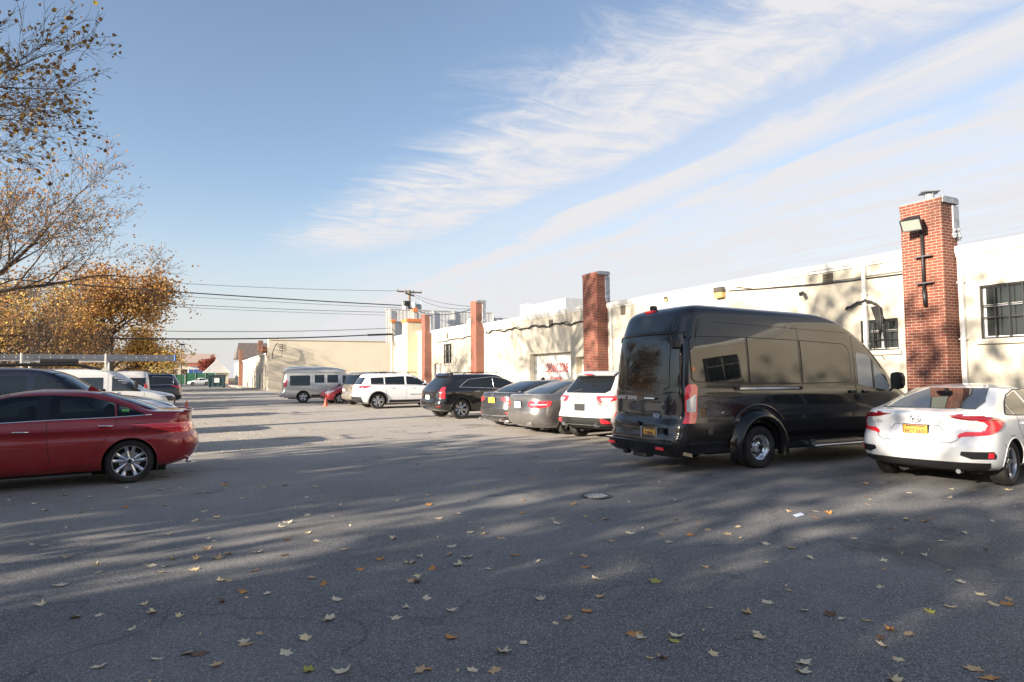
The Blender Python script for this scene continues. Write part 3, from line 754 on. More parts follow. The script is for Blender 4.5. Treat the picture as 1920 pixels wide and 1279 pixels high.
# brick chimneys
def chimney(y0, y1, zt, bm, cap=True, x0=15.20, x1=15.78):
    b = MB(); b.box(x0, x1, y0, y1, 0, zt-.14); b.box(x0-.012, x1, y0-.012, y1+.012, zt-.14, zt-.005)
    o = b.build('brick_chimney', bm, WH)
    c = MB(); c.box(x0+.06, x1+.03, y0-.03, y1+.03, zt-.005, zt+.03, 0, .01); c.box(x0+.02, x1+.06, y0-.035, y0-.013, zt-.12, zt-.006); c.box(x1+.001, x1+.07, y0-.03, y1, zt-.12, zt-.006); c.build('cap', M['grey_metal'], o)
    f = MB(); f.box(x1-.19, x1+.05, y0-.04, y0-.001, 4.75, zt-.16, 0, .012); f.box(x1+.001, x1+.05, y0, y1, 4.75, zt-.16); f.build('flashing', M['grey_metal'], o)
    t = MB(); rnd = random.Random(int(y0*10))
    for k in range(16):
        s = rnd.uniform(.03, .055); cx = XF+rnd.uniform(-.16, .10); cz = 4.62+abs(rnd.gauss(0, .10)); cy = y0-.03-rnd.uniform(0, .02)
        t.lathe([(0, -s), (s*.7, -s*.7), (s, 0), (s*.7, s*.7), (0, s)], 8, 'z', (cx, cy, cz))
    t.build('sealant', M['tar'], o, smooth=True)
    return o
c1 = chimney(8.52, 9.46, 5.57, M['brick'])
fl = MB(); fl.lathe([(.10, 5.58), (.10, 5.76)], 16, 'z', (15.52, 8.95, 0)); 
for k in range(6): a = k*pi/3; fl.tube([(15.52+.13*cos(a), 8.95+.13*sin(a), 5.6), (15.52+.15*cos(a), 8.95+.15*sin(a), 5.82)], .006, 4)
fl.lathe([(.27, 5.80), (.28, 5.815), (.06, 5.87), (0, 5.875)], 4, 'z', (15.52, 8.95, 0)); fl.build('flue', M['grey_metal'], c1)
chimney(22.4, 23.52, 5.92, M['brick2'])
chimney(35.3, 36.15, 6.08, M['brick2'])
chimney(44.8, 45.6, 6.13, M['brick2'])
# yellow pier with an orange coping and the end posts
p = MB(); p.box(14.85, XF+.6, 48.0, 49.3, 0, 5.75); pr = p.build('pier', M['yellow'], WH)
p = MB(); p.box(14.78, XF+.7, 47.93, 49.37, 5.752, 6.02, 0, .02); p.build('coping', mat('orange_coping', (.62, .19, .07), .7), pr)
for (x, y, zt, zc) in ((15.6, 54.6, 6.2, 6.5), (18.2, 56.5, 7.4, 7.8)):
    p = MB(); p.box(x-.15, x+.15, y-.15, y+.15, 0 if x < 16 else 4.5, zt); o = p.build('end_post', M['stucco'], WH)
    q = MB(); q.box(x-.22, x+.22, y-.22, y+.22, zt+.001, zc, 0, .03); q.build('coping', MATS['orange_coping'], o)
def sheet(x0, y0, x1, y1, z0, z1, name, par, m_='corrug', pitch=.35):
    L_ = math.dist((x0, y0), (x1, y1)); n = int(L_/pitch); dx, dy = (x1-x0)/L_, (y1-y0)/L_; nx, ny = dy, -dx; row0, row1 = [], []
    for i in range(n*4+1):
        t = i/(n*4)*L_; off = .004*(1 if (i % 4) in (1, 2) else -1); row0.append((x0+dx*t+nx*off, y0+dy*t+ny*off, z0)); row1.append((x0+dx*t+nx*off, y0+dy*t+ny*off, z1))
    b = MB(); b.grid([row0, row1]); b.box(min(x0, x1)-.04, max(x0, x1)+.04, min(y0, y1)-.04, max(y0, y1)+.04, z1, z1+.07, 0)
    return b.build(name, M[m_], par)
S1 = empty('rooftop_screen', (0, 0, 0)); tag(S1, 'tall grey ribbed metal screen standing on the far end of the warehouse roof', 'screen')
sheet(15.75, 57.5, 26.6, 57.5, 4.6, 7.7, 'metal_panel', S1); sheet(26.7, 57.6, 33, 57.6, 4.6, 7.2, 'metal_panel', S1)
p = MB()
for k in range(6): p.box(16+k*2.1, 16.12+k*2.1, 57.36, 57.44, 4.6, 7.7)
p.build('support', M['white_metal'], S1)
S2 = empty('rooftop_screen', (0, 0, 0)); tag(S2, 'low grey metal screen between the two white end posts', 'screen')
sheet(15.8, 54.9, 18.1, 56.3, 5.0, 6.35, 'metal_panel', S2)
bx = MB(); bx.box(19, 23, 31.2, 35.5, 4.4, 5.95); b2 = bx.build('rooftop_penthouse', M['corrug']); tag(b2, 'flat grey sheet-metal box on the warehouse roof left of the tall brick chimney', 'roof box')
e = MB(); e.box(18.6, 18.98, 35.1, 36.1, 4.4, 6.0, 0, .02); e.build('end_wall', M['white_metal'], b2)
for (x, y, z0, z1, r, lab) in ((16.9, 25.0, 4.5, 5.75, .07, 'white pipe vent with a cap rising just left of the tall brick chimney'), (17.4, 19.9, 4.4, 4.95, .06, 'small white roof vent peeping over the parapet above the black van')):
    v = MB(); v.lathe([(r, z0), (r, z1-.12)], 14, 'z', (x, y, 0)); v.lathe([(r*2.1, z1-.16), (r*2.1, z1-.03), (0, z1)], 14, 'z', (x, y, 0)); v.lathe([(r*1.5, z1-.3), (r*1.5, z1-.24)], 12, 'z', (x, y, 0)); tag(v.build('roof_vent', M['white_metal'], smooth=True, angle=40), lab, 'roof vent')
v = MB(); v.box(17.2, 18.0, 40.2, 41.6, 4.6, 5.45, 0, .05); v.box(17.3, 17.9, 40.4, 41.4, 5.45, 5.52); tag(v.build('air_conditioner', M['white_metal']), 'white box air conditioner on the roof above the barred window', 'air conditioner')
# wall vents
for (y, z, w_, h_, lab) in ((11.86, 4.17, .30, .30, 'brown louvred wall vent nearest the big brick chimney'), (27.2, 4.12, .34, .32, 'square wall vent above the loading door'), (41.5, 4.32, .3, .36, 'narrow vent over the far barred window'), (21.3, 4.22, .3, .42, 'wall vent beside the middle brick chimney, above the van')):
    v = MB(); v.box(XF-.03, XF-.002, y-w_/2, y+w_/2, z-h_/2, z+h_/2)
    for k in range(4): v.box(XF-.05, XF-.03, y-w_/2+.02, y+w_/2-.02, z-h_/2+.03+k*h_/4, z-h_/2+.055+k*h_/4)
    tag(v.build('wall_vent', mat('vent_brown', (.13, .11, .08), .7)), lab, 'vent')
# wall lamp boxes, camera
def wallpack(y, z, s, lab):
    b = MB(); b.box(XF-.20*s, XF-.002, y-.19*s, y+.19*s, z, z+.17*s, 0, .01); b.build('x', M['black']) if False else None
    r = empty('wall_lamp', (0, 0, 0)); tag(r, lab, 'wall lamp'); b.build('housing', mat('bronze', (.07, .06, .05), .5), r)
    g = MB(); g.box(XF-.19*s, XF-.01, y-.18*s, y+.18*s, z-.19*s, z-.002, 0, .02); g.build('lens', mat('aged_lens', (.50, .36, .14), .3), r)
wallpack(15.85, 4.27, 1.0, 'bronze box lamp with yellowed lens on the wall above the black van')
wallpack(18.6, 4.36, .45, 'tiny bronze lamp under the coping above the rear of the black van')
cm = empty('security_camera', (0, 0, 0)); tag(cm, 'small dark security camera with two lamps on the wall between vent and lamp box', 'camera')
b = MB(); b.box(XF-.05, XF-.002, 12.68, 12.82, 3.92, 4.04, 0, .01); b.tube([(XF-.04, 12.78, 3.96), (XF-.14, 12.8, 3.9)], .015, 6); b.build('bracket', M['white_metal'], cm)
b = MB(); b.tube([(XF-.10, 12.62, 3.86), (XF-.30, 12.52, 3.80)], .055, 10); b.build('camera_body', M['black'], cm)
# floodlight on the big chimney
fl = empty('floodlight', (0, 0, 0)); tag(fl, 'dark rectangular floodlight on a conduit pole at the top of the nearest brick chimney', 'floodlight')
def floodlight():
    c = Vector((14.86, 8.98, 5.02)); a = Vector((-.80, -.18, -.57)).normalized(); s = Vector((-.22, 1, 0)).normalized(); s = (s-a*s.dot(a)).normalized(); u = a.cross(s)
    b = MB(); w1, h1, w2, h2 = .21, .145, .13, .09
    front = [c+a*.12+s*x*w1+u*y*h1 for x, y in ((-1, -1), (1, -1), (1, 1), (-1, 1))]; back = [c-a*.20+s*x*w2+u*y*h2 for x, y in ((-1, -1), (1, -1), (1, 1), (-1, 1))]
    b.add(front+back, [(4, 5, 6, 7), (0, 1, 5, 4), (1, 2, 6, 5), (2, 3, 7, 6), (3, 0, 4, 7)])
    inn = [c+a*.10+s*x*w1*.9+u*y*h1*.88 for x, y in ((-1, -1), (1, -1), (1, 1), (-1, 1))]; b.add(front+inn, [(0, 1, 5, 4), (1, 2, 6, 5), (2, 3, 7, 6), (3, 0, 4, 7)])
    b.build('housing', M['black'], fl)
    g = MB(); g.add(inn, [(0, 1, 2, 3)]); g.build('lens', mat('flood_lens', (.34, .38, .34), .12, 0, .8, coat=1), fl)
    p = MB(); p.tube([(15.02, 8.93, 4.9), (15.12, 8.93, 4.82), (15.12, 8.93, 4.1), (15.12, 8.93, 3.45)], .032, 10); p.tube([(15.12, 8.93, 3.47), (15.15, 8.93, 3.1)], .045, 8); p.build('conduit', M['black_iron'], fl, smooth=True)
    q = MB()
    for z in (4.25, 3.63): q.box(15.06, 15.199, 8.72, 9.10, z-.012, z+.012)
    q.build('strap', M['steel'], fl)
floodlight()
# cables on the wall
def cable(pts, r, lab, name='wall_cable', m_='wire', parent=None, jitter=0.0, seg=6, n=5):
    P = []; rnd = random.Random(len(pts)*7+int(pts[0][1]*10))
    for a, b in zip(pts, pts[1:]):
        a, b = Vector(a), Vector(b)
        for k in range(seg):
            t = k/seg; q = a.lerp(b, t); q.z += rnd.uniform(-jitter, jitter); P.append(q)
    P.append(Vector(pts[-1])); m = MB(); m.tube(P, r, n); o = m.build(name, M[m_], parent, smooth=True)
    if lab: tag(o, lab, 'cable')
    return o
def wavy(y0, y1, z0, z1, amp, n, X=XF-.05, ph=0):
    return [(X, y0+(y1-y0)*i/n, z0+(z1-z0)*i/n+amp*(sin(i*.9+ph)*.6+sin(i*2.1+ph)*.4)) for i in range(n+1)]
cb = cable(wavy(23.6, 35.2, 3.92, 4.16, .10, 34), .035, 'heavy black cable sagging in waves along the wall over the loading door', seg=2)
cable(wavy(23.6, 35.2, 3.95, 4.16, .12, 34, XF-.07, 1.2), .018, None, 'strand', 'wire', cb, seg=2)
cable(wavy(36.3, 44.0, 4.05, 3.95, .07, 16), .028, 'thin black cable looping along the wall over the far barred window', seg=2)
cable([(XF-.05, 36.35, 4.05), (XF-.07, 36.4, 3.7), (XF-.06, 36.45, 2), (XF-.06, 36.4, .6)], .04, 'black cable dropping down the wall beside the third brick chimney')
cb = cable([(XF-.05, 9.5, 4.0), (XF-.05, 12.2, 4.05), (XF-.05, 15.5, 4.28)], .014, 'pair of thin cables strung along the wall behind the black van', seg=5, jitter=.006)
cable([(XF-.05, 9.5, 4.08), (XF-.05, 12.2, 4.08), (XF-.05, 14.4, 4.2), (XF-.05, 15.4, 4.42)], .009, None, 'strand', 'wire', cb, seg=5, jitter=.006)
cb = cable([(XF-.08, 11.3, 3.28), (XF-.09, 10.95, 3.4), (XF-.12, 10.72, 3.44), (XF-.1, 10.5, 3.36), (XF-.1, 10.35, 3.2), (XF-.1, 10.32, 2.9), (XF-.1, 10.36, 2.55)], .035, 'tangled bundle of black cables hanging on the wall by the downpipe', jitter=.02)
for k in range(6): cable([(XF-.07-.02*k, 10.42+.02*k, 3.25), (XF-.1, 10.27+.03*k, 2.95-.03*k), (XF-.08, 10.36+.01*k, 2.5+.04*k)], .016, None, 'strand', 'wire', cb, jitter=.015)
cable([(XF-.06, 10.7, 3.3), (XF-.05, 10.62, 2.4), (XF-.05, 10.3, 1.9)], .007, None, 'strand', 'wire', cb)

# ------------------------------------------------------------------ cream building across the end of the lot
CB = empty('shop_building', (0, 0, 0)); tag(CB, 'cream building closing the lot, blank wall in front, row of doors on its left', 'building')
m = MB(); m.box(7.66, 60, 77.2, 78.4, 0, 5.78); m.box(8.0, 60, 78.4, 142, 0, 4.1); m.build('wall', M['cream'], CB)
m = MB(); m.box(7.6, 60.1, 77.12, 78.45, 5.78, 5.86); m.build('coping', M['cream'], CB)
hs = []; y = 80.0; rnd = random.Random(3)
while y < 138:
    w_ = rnd.choice((.9, 1.0, 1.4)); hs.append((y, y+w_, *rnd.choice(((.15, 2.4), (1.6, 3.0), (1.7, 3.2), (.15, 2.6))))); y += w_+rnd.uniform(1.4, 3.4)
m = MB(); face_x(m, 7.64, 77.3, 142, 0, 4.2, hs, .3); m.box(7.945, 8.0, 77.5, 142, 0, 4.2, 0); m.build('side_wall', M['stucco'], CB, fix=False)
m = MB(); m.box(7.5, 8.05, 78.5, 142, 4.201, 4.34); m.build('eaves', M['white_metal'], CB)
for k, (a, b, c, d) in enumerate(hs):
    m = MB(); m.box(7.86, 7.92, a+.04, b-.04, c, d-.04); m.build('door' if c < 1 else 'window', mat('brown_door', (.20, .12, .07), .6) if k % 2 else M['black_iron'], CB)
m = MB(); m.box(7.0, 7.63, 118, 119.3, 0, 6.2); m.build('chimney', M['brick2'], CB)
# shadowy roofs behind
h = empty('house', (0, 0, 0)); tag(h, 'house with a broad dark shingle roof behind the row of doors', 'house')
m = MB(); m.box(10, 30, 150, 160, 0, 6.2); m.build('wall', M['cream'], h)
m = MB(); m.add([(8.2, 149, 5.6), (31, 149, 5.6), (31, 161, 5.6), (8.2, 161, 5.6), (9, 155, 9.2), (29, 155, 9.2)], [(0, 1, 5, 4), (2, 3, 4, 5), (0, 4, 3), (1, 2, 5), (0, 3, 2, 1)]); ro = m.build('roof', M['roof_dark'], h)
m = MB(); m.box(12.8, 13.8, 151, 152, 6, 9.6); m.build('chimney', M['brick'], ro)
for x in (15.6, 18.4): m = MB(); m.box(x, x+1.2, 150.1, 150.9, 6.4, 8.0, 0, .2); m.build('roof_unit', M['grey_metal'], ro)
an = MB(); an.tube([(15.6, 139, 4.2), (15.6, 139, 9.8)], .06, 6, r1=.03); tag(an.build('antenna_mast', M['black_iron']), 'thin antenna mast on the roof of the row of doors', 'mast')
def house(x0, x1, y0, y1, hw, hr, wallm, roofm, lab, wins=(), axis='x', ov=.5):
    h = empty('house', (0, 0, 0)); tag(h, lab, 'house'); m = MB(); m.box(x0, x1, y0, y1, 0, hw); m.build('wall', M[wallm], h); m = MB()
    a, b, c, d = x0-ov, x1+ov, y0-ov, y1+ov; z0 = hw-.05
    if axis == 'x': m.add([(a, c, z0), (b, c, z0), (b, d, z0), (a, d, z0), (a+.1, (c+d)/2, hr), (b-.1, (c+d)/2, hr)], [(0, 1, 5, 4), (2, 3, 4, 5), (0, 4, 3), (1, 2, 5), (3, 2, 1, 0)])
    else: m.add([(a, c, z0), (b, c, z0), (b, d, z0), (a, d, z0), ((a+b)/2, c+.1, hr), ((a+b)/2, d-.1, hr)], [(0, 1, 4), (1, 2, 5, 4), (2, 3, 5), (3, 0, 4, 5), (3, 2, 1, 0)])
    m.build('roof', M[roofm], h)
    for (x, z, w_, hh) in wins:
        m = MB(); m.box(x, x+w_, y0-.06, y0+.02, z, z+hh); f = m.build('window', M['white_metal'], h); m = MB(); m.box(x+.1, x+w_-.1, y0-.075, y0-.062, z+.1, z+hh-.1); m.build('pane', M['glass_clear'], f)
    return h
house(-21, -8.2, 126, 140, 6.3, 6.9, 'beige_siding', 'roof_dark', 'two-storey beige house with small upper windows left of the light pole', [(-14, 3.9, .9, 1.5), (-10.9, 3.9, .9, 1.5), (-17, 3.9, .9, 1.5)])
house(-8, 6, 215, 235, 6.0, 9.0, 'cream', 'roof_red', 'low house with a reddish roof far beyond the lot', [(x, 2.5, 1.5, 1.6) for x in (-6, -3, 0)])
house(-30, -9, 230, 250, 6.2, 9.0, 'cream', 'roof_dark', 'wide pale house at the horizon right of the beige house', [(x, 2.5, 1.5, 1.6) for x in (-26, -20, -13)])
house(2.5, 7.2, 158, 176, 2.6, 5.6, 'stucco', 'corrug', 'small white gabled building with a grey roof above the dumpster', [(3.4, .9, 1.2, 1.2)], axis='y')
h = empty('shop', (0, 0, 0)); tag(h, 'small white shop with a red fascia and blue windows behind the red-leaved tree', 'shop')
m = MB(); m.box(-1.2, 3.6, 180, 190, 0, 4.5); m.build('wall', M['white_metal'], h); m = MB(); m.box(-1.4, 4.2, 179.6, 179.95, 4.5, 4.95); m.build('fascia', mat('fascia_red', (.5, .12, .09), .6), h)
for k in range(3): m = MB(); m.box(-.9+k*1.15, 0.0+k*1.15, 179.9, 179.98, 1.9, 3.6); m.build('window', mat('blue_pane', (.05, .12, .35), .2), h)
# green screened fence, dumpsters
F = empty('fence', (0, 0, 0)); tag(F, 'chain-link fence with green privacy screen across the back of the lot', 'fence')
for k in range(8):
    x = -9+k*1.9; m = MB(); m.tube([(x, 150, 0), (x, 150, 2.6)], .05, 6); m.build('post', M['grey_metal'], F)
for (a, b, z) in ((-8.9, -7.3, 1.9), (-5.2, -1.5, 2.2), (-1.4, 4.2, 2.5)):
    m = MB(); m.box(a, b, 150.02, 150.06, .1, z); m.build('screen', M['green'], F)
def dumpster(x, y, w_, dp, hh, m_, lab, sign=True):
    d = empty('dumpster', (x, y, 0)); tag(d, lab, 'dumpster'); b = MB(); b.prism([(-w_/2, .15), (w_/2, .15), (w_/2+.1, hh*.86), (-w_/2-.1, hh*.86)], 'y', -dp/2, dp/2)
    for k in range(4): b.box(-w_/2+k*w_/3.3, -w_/2+k*w_/3.3+.08, -dp/2-.06, -dp/2, .2, hh*.8)
    b.build('bin', M[m_], d); b = MB(); b.prism([(-dp/2-.06, hh*.865), (dp/2+.06, hh*.865), (dp/2+.06, hh*.95), (0, hh), (-dp/2-.06, hh*.92)], 'x', -w_/2-.14, w_/2+.14); b.build('lid', M['black'], d)
    b = MB()
    for sx in (-1, 1):
        for sy in (-1, 1): b.lathe([(.09, -.04), (.09, .04)], 12, 'y', (sx*w_*.4, sy*dp*.4, .09))
    b.build('castor', M['rubber'], d)
    if sign: b = MB(); b.box(-.35, .35, -dp/2-.075, -dp/2-.062, hh*.4, hh*.75); b.build('notice', M['plate_white'], d)
dumpster(3.25, 107, 2.25, 1.5, 1.95, 'teal', 'dark teal dumpster with a white notice at the end of the lot')
tc = empty('handcart', (4.7, 106.9, 0)); tag(tc, 'small orange wheeled rack beside the teal dumpster', 'cart')
b = MB()
for z in (.15, .6, 1.0): b.tube([(-.35, -.2, z), (.35, -.2, z), (.35, .2, z), (-.35, .2, z), (-.35, -.2, z)], .025, 5)
for sx in (-.35, .35): b.tube([(sx, -.2, .1), (sx, -.2, 1.1)], .025, 5)
b.build('rack', M['cone'], tc); b = MB(); b.lathe([(.1, -.25), (.1, .25)], 10, 'y', (-.35, 0, .1)); b.build('wheel', M['rubber'], tc)
# light pole
lp = empty('light_pole', (-1.6, 112, 0)); tag(lp, 'tall thin lot light pole with a box head, dark against the sky', 'light pole')
m = MB(); m.tube([(0, 0, 0), (0, 0, 6.6)], .09, 8, r1=.06); m.build('pole', M['black_iron'], lp); m = MB(); m.box(-.4, .4, -.2, .2, 6.6, 6.85, 0, .03); m.build('lamp_head', M['black_iron'], lp)

# ------------------------------------------------------------------ utility pole and overhead wires
up = empty('utility_pole', (19.4, 62, 0)); tag(up, 'wooden utility pole with crossarms and two transformer cans behind the warehouse', 'utility pole')
m = MB(); m.tube([(0, 0, 0), (0, 0, 10.2)], .17, 10, r1=.13); m.build('pole', M['wood'], up)
for z, l, an in ((10.0, 1.35, 0.1), (9.75, 1.2, .9)):
    m = MB(); m.box(-l, l, -.06, .06, z-.07, z+.07); o = m.build('crossarm', M['wood'], up); o.rotation_euler = (0, 0, an)
    for k in range(4):
        x = -l+.1+k*(2*l-.2)/3; i = MB(); i.lathe([(.03, 0), (.07, .05), (.04, .09), (.07, .14), (0, .2)], 8, 'z', (x, 0, z+.07)); i.build('insulator', M['grey_metal'], o)
for x in (-.5, .45):
    m = MB(); m.lathe([(.24, 7.95), (.26, 8.05), (.26, 8.85), (.2, 8.95), (0, 9.0)], 16, 'z', (x, -.1, 0)); m.build('transformer', M['white_metal'], up, angle=40)
m = MB(); m.box(.75, 1.2, -.2, .2, 8.0, 8.8, 0, .05); m.tube([(1.3, 0, 7.6), (1.2, 0, 9.2)], .03, 5); m.build('switch_gear', M['grey_metal'], up)
fr = empty('floodlight', (0, 0, 0)); tag(fr, 'floodlight on the tall white end post of the warehouse', 'floodlight')
m = MB(); m.box(17.1, 17.7, 56.2, 56.6, 7.95, 8.4, 0, .05); m.build('housing', M['black'], fr); m = MB(); m.tube([(17.5, 56.4, 7.98), (17.6, 56.4, 7.7), (18.1, 56.4, 7.7)], .04, 6); m.build('bracket', M['black_iron'], fr)
fr = empty('floodlight', (0, 0, 0)); tag(fr, 'pair of small lamps on a white post behind the third brick chimney', 'floodlight')
m = MB(); m.box(16.4, 16.7, 38.3, 38.6, 5.85, 6.08, 0, .03); m.box(16.4, 16.7, 37.9, 38.2, 5.85, 6.08, 0, .03); m.build('lamp_head', M['black'], fr); m = MB(); m.tube([(16.55, 37.75, 4.7), (16.55, 37.75, 6.0)], .04, 6); m.tube([(16.55, 37.75, 5.9), (16.55, 38.5, 5.9)], .02, 5); m.build('post', M['white_metal'], fr)
def wire(a, b, sag, r, lab, n=28):
    P = [Vector(a).lerp(Vector(b), k/n)-Vector((0, 0, sag*4*(k/n)*(1-k/n))) for k in range(n+1)]; m = MB(); m.tube(P, r, 5); tag(m.build('overhead_wire', M['wire'], smooth=True), lab, 'wire', 'overhead wires')
for k, (za, zb, s_, r, xb) in enumerate(((10.1, 12.2, 1.3, .018, 0), (8.6, 10.8, .5, .05, 0), (8.35, 10.3, .55, .018, 1), (7.9, 9.8, .8, .022, 1), (7.6, 9.1, .6, .016, 2))):
    wire((19.3, 62, za), (-42+xb*3, 60, zb), s_, r, ['highest thin wire running left from the utility pole', 'thick upper cable running left from the utility pole', 'thin wire just under the thick upper cable', 'fourth wire down, running left from the utility pole', 'lowest of the wires running left from the utility pole'][k])
wire((15.55, 54.5, 5.25), (-30, 40, 5.1), 1.05, .05, 'thick lower cable from the corner of the warehouse to the left'); wire((15.55, 54.5, 5.75), (-30, 40, 5.55), 1.0, .022, 'thinner cable just above the thick lower cable')
wire((15.5, 54.5, 5.2), (13.2, 53.8, 5.04), 0, .09, 'dark cable sleeve at the corner of the warehouse')
wire((19.6, 62, 9.9), (16.0, 36.2, 5.8), .3, .016, 'thin wire from the pole top down to the third brick chimney')
wire((19.9, 62, 9.6), (16.2, 38.3, 5.9), .4, .016, 'wire from the pole down to the lamp post behind the chimney')
wire((19.4, 62, 8.5), (16.0, 36.0, 5.9), .7, .03, 'thick wire from the transformer to the third brick chimney')
# bracket with insulators on the cream wall
b = empty('service_bracket', (0, 0, 0)); tag(b, 'dark service bracket with insulators on the left corner of the cream wall', 'bracket')
m = MB(); m.tube([(8.05, 76.9, 3.6), (8.0, 76.6, 4.3), (8.3, 76.6, 5.1), (8.6, 76.8, 5.4)], .04, 6); m.tube([(8.1, 77, 3.7), (9.0, 76.7, 3.9), (9.1, 76.8, 5.3)], .03, 6)
for k in range(4): m.tube([(8.7, 76.9, 4.6+k*.22), (9.5, 76.6, 4.5+k*.22)], .035, 5)
m.build('frame', M['black_iron'], b)
m = MB(); m.tube([(7.5, 77.3, 3.8), (7.3, 77.6, 4.8)], .05, 6); m.box(6.9, 7.5, 77.3, 77.9, 4.4, 5.0, 0, .1); m.build('lamp', mat('rust', (.25, .1, .05), .8), b)
m = MB(); m.box(10.3, 10.7, 77.05, 77.195, 2.0, 2.12); m.tube([(10.4, 77.1, 2.1), (10.9, 77.1, 2.5), (11.3, 77.1, 2.4)], .03, 5); tag(m.build('wall_fitting', M['grey_metal']), 'small fitting low on the cream wall', 'wall fitting')

# ------------------------------------------------------------------ vehicle kinds
def sedan(L=4.85, W=1.83, H=1.46, wb=2.80, roh=1.05, rw=.33, deck=1.06, **k):
    w = W/2
    S = dict(L=L, roh=roh, wb=wb, rw=rw, n=2.7, nf=2.4, taper=.07, rwz=3,
        rear=[(.20, .30), (.30, .10), (.44, .02), (.58, 0), (.70, .025), (.88, .06), (deck-.05, .09), (deck, .16), (deck+.015, .50), (deck+.14, .86), (deck+.25, 1.20), (H-.06, 1.50), (H-.015, 1.95), (H, 2.25)],
        front=[(.20, .30), (.32, .06), (.55, 0), (.68, .08), (.78, .32), (.88, .72), (.95, 1.02), (1.08, 1.32), (1.22, 1.66), (H-.09, 2.02), (H-.02, 2.4), (H, 2.52)],
        w=[(.20, w*.86), (.30, w*.965), (.55, w*1.0), (.72, w*.992), (.84, w*.985), (.93, w*.955), (1.00, w*.90), (1.14, w*.80), (H-.12, w*.665), (H-.06, w*.59), (H-.03, w*.45), (H-.008, w*.22), (H, .02)],
        rr=[(.2, .5), (.7, .55), (deck-.05, .42), (deck, .3), (deck+.05, .36), (H-.1, .3), (H, .2)], rf=[(.2, .7), (.7, .8), (.95, .7), (1.1, .5), (H, .3)])
    S.update(k); return S
def suv(L=4.8, W=1.9, H=1.72, wb=2.85, roh=.98, rw=.37, z0=.26, slope=.0, **k):
    w = W/2
    S = dict(L=L, roh=roh, wb=wb, rw=rw, n=3.2, nf=2.6, taper=.05, clad=k.pop('clad', None),
        rear=[(z0, .30), (z0+.12, .06), (.58, 0), (.70, .02), (.80, .05), (1.05, .07), (1.16, .12+slope*.1), (H-.22, .36+slope), (H-.10, .46+slope), (H-.05, .56+slope), (H-.015, .95+slope), (H, 1.5+slope)],
        front=[(z0, .30), (z0+.12, .06), (.60, 0), (.80, .05), (.95, .16), (1.05, .55), (1.12, .95), (1.25, 1.22), (H-.20, 1.75), (H-.07, 2.05), (H-.015, 2.5), (H, 2.8)],
        w=[(z0, w*.88), (z0+.1, w*.96), (.6, w), (.85, w*.99), (1.0, w*.975), (1.10, w*.93), (1.3, w*.85), (H-.14, w*.755), (H-.07, w*.69), (H-.035, w*.55), (H-.01, w*.28), (H, .02)],
        rr=[(z0, .42), (.8, .45), (1.1, .38), (H-.1, .32), (H, .25)], rf=[(z0, .6), (.8, .65), (1.1, .6), (1.3, .45), (H, .3)])
    S.update(k); return S

# ---- red sedan, near left
P_RED = m_paint('red', (.31, .007, .012), .28, .25, .10, coat=1)
S = sedan(L=4.82, W=1.835, H=1.44, wb=2.795, roh=1.0, rw=.332, ra=.375, rim=.238, tw=.225, style=(5, .013, .030, .25), rimmat='alloy',
    rear=[(.22, .34), (.30, .13), (.42, .04), (.55, 0), (.68, .03), (.76, .07), (.90, .12), (1.0, .115), (1.055, .11), (1.065, .17), (1.078, .50), (1.20, .83), (1.32, 1.14), (1.39, 1.42), (1.43, 1.85), (1.44, 2.05)],
    front=[(.20, .30), (.32, .06), (.55, 0), (.68, .08), (.78, .32), (.88, .72), (.96, 1.02), (1.08, 1.30), (1.22, 1.68), (1.34, 2.06), (1.41, 2.40), (1.44, 2.65)],
    w=[(.22, .78), (.30, .87), (.45, .905), (.62, .915), (.76, .897), (.838, .918), (.862, .892), (.95, .875), (1.02, .83), (1.14, .75), (1.30, .63), (1.36, .57), (1.40, .46), (1.43, .25), (1.44, .02)],
    side_windows=[[(.80, 1.028, 1.04), (1.18, 1.02, 1.215)], [(1.205, 1.018, 1.225), (1.55, 1.012, 1.315), (2.01, 1.006, 1.352)], [(2.16, 1.003, 1.352), (2.5, .99, 1.335), (2.95, .98, 1.22), (3.42, .965, .99)]], glass='see', open=(1.30, 2.35),
    rear_window=[(1.10, -.62, .62), (1.22, -.60, .60), (1.36, -.52, .52)], windshield=[(.985, -.68, .68), (1.1, -.64, .64), (1.36, -.52, .52)],
    trim=('chrome', [([(.72, 1.030), (1.2, 1.008), (2.0, .996), (3.4, .955)], .010)]),
    gaps=[[(1.20, 1.0), (1.17, .90), (1.42, .56), (1.48, .40)], [(2.03, .98), (2.04, .80), (1.99, .38)], [(3.25, .94), (3.28, .40)], [(.55, .90), (.62, .72)], [(.93, .90), (.95, .78), (.80, .775), (.76, .87), (.79, .905), (.93, .90)], [(1.99, .315), (1.5, .315), (1.44, .36)], [(.46, .70), (.60, .60)]],
    rear_gaps=[[(-.62, 1.03), (-.60, .95), (-.55, .78), (-.4, .72), (.4, .72), (.55, .78), (.60, .95), (.62, 1.03)]],
    handles=[(1.32, .885), (2.33, .845)], handle_mat='chrome', mirror=(3.2, .97),
    lights=[([(.74, .70, .98), (.78, .56, 1.10), (.84, .46, 1.30), (.885, .44, 1.50), (.895, .44, 1.56)], 'rear', 'red_light')])
car, sh = vehicle('red_sedan', 'shiny dark red sedan with five-spoke alloy wheels, nearest car on the left', 'car', S, (.10, 12.28), 184, P_RED)
b = MB(); b.tube([(sh.endX(y_, 1.055, 'rear')+.02-.03*(1-(y_/.7)**2), y_, 1.066) for y_ in [-.7+1.4*k/14 for k in range(15)]], .016, 6); b.build('spoiler', P_RED, car, smooth=True)
b = MB(); b.prism([(1.42, 1.39), (1.60, 1.405), (1.58, 1.46), (1.54, 1.475)], 'y', -.012, .012); b.build('antenna_fin', P_RED, car)
b = MB()
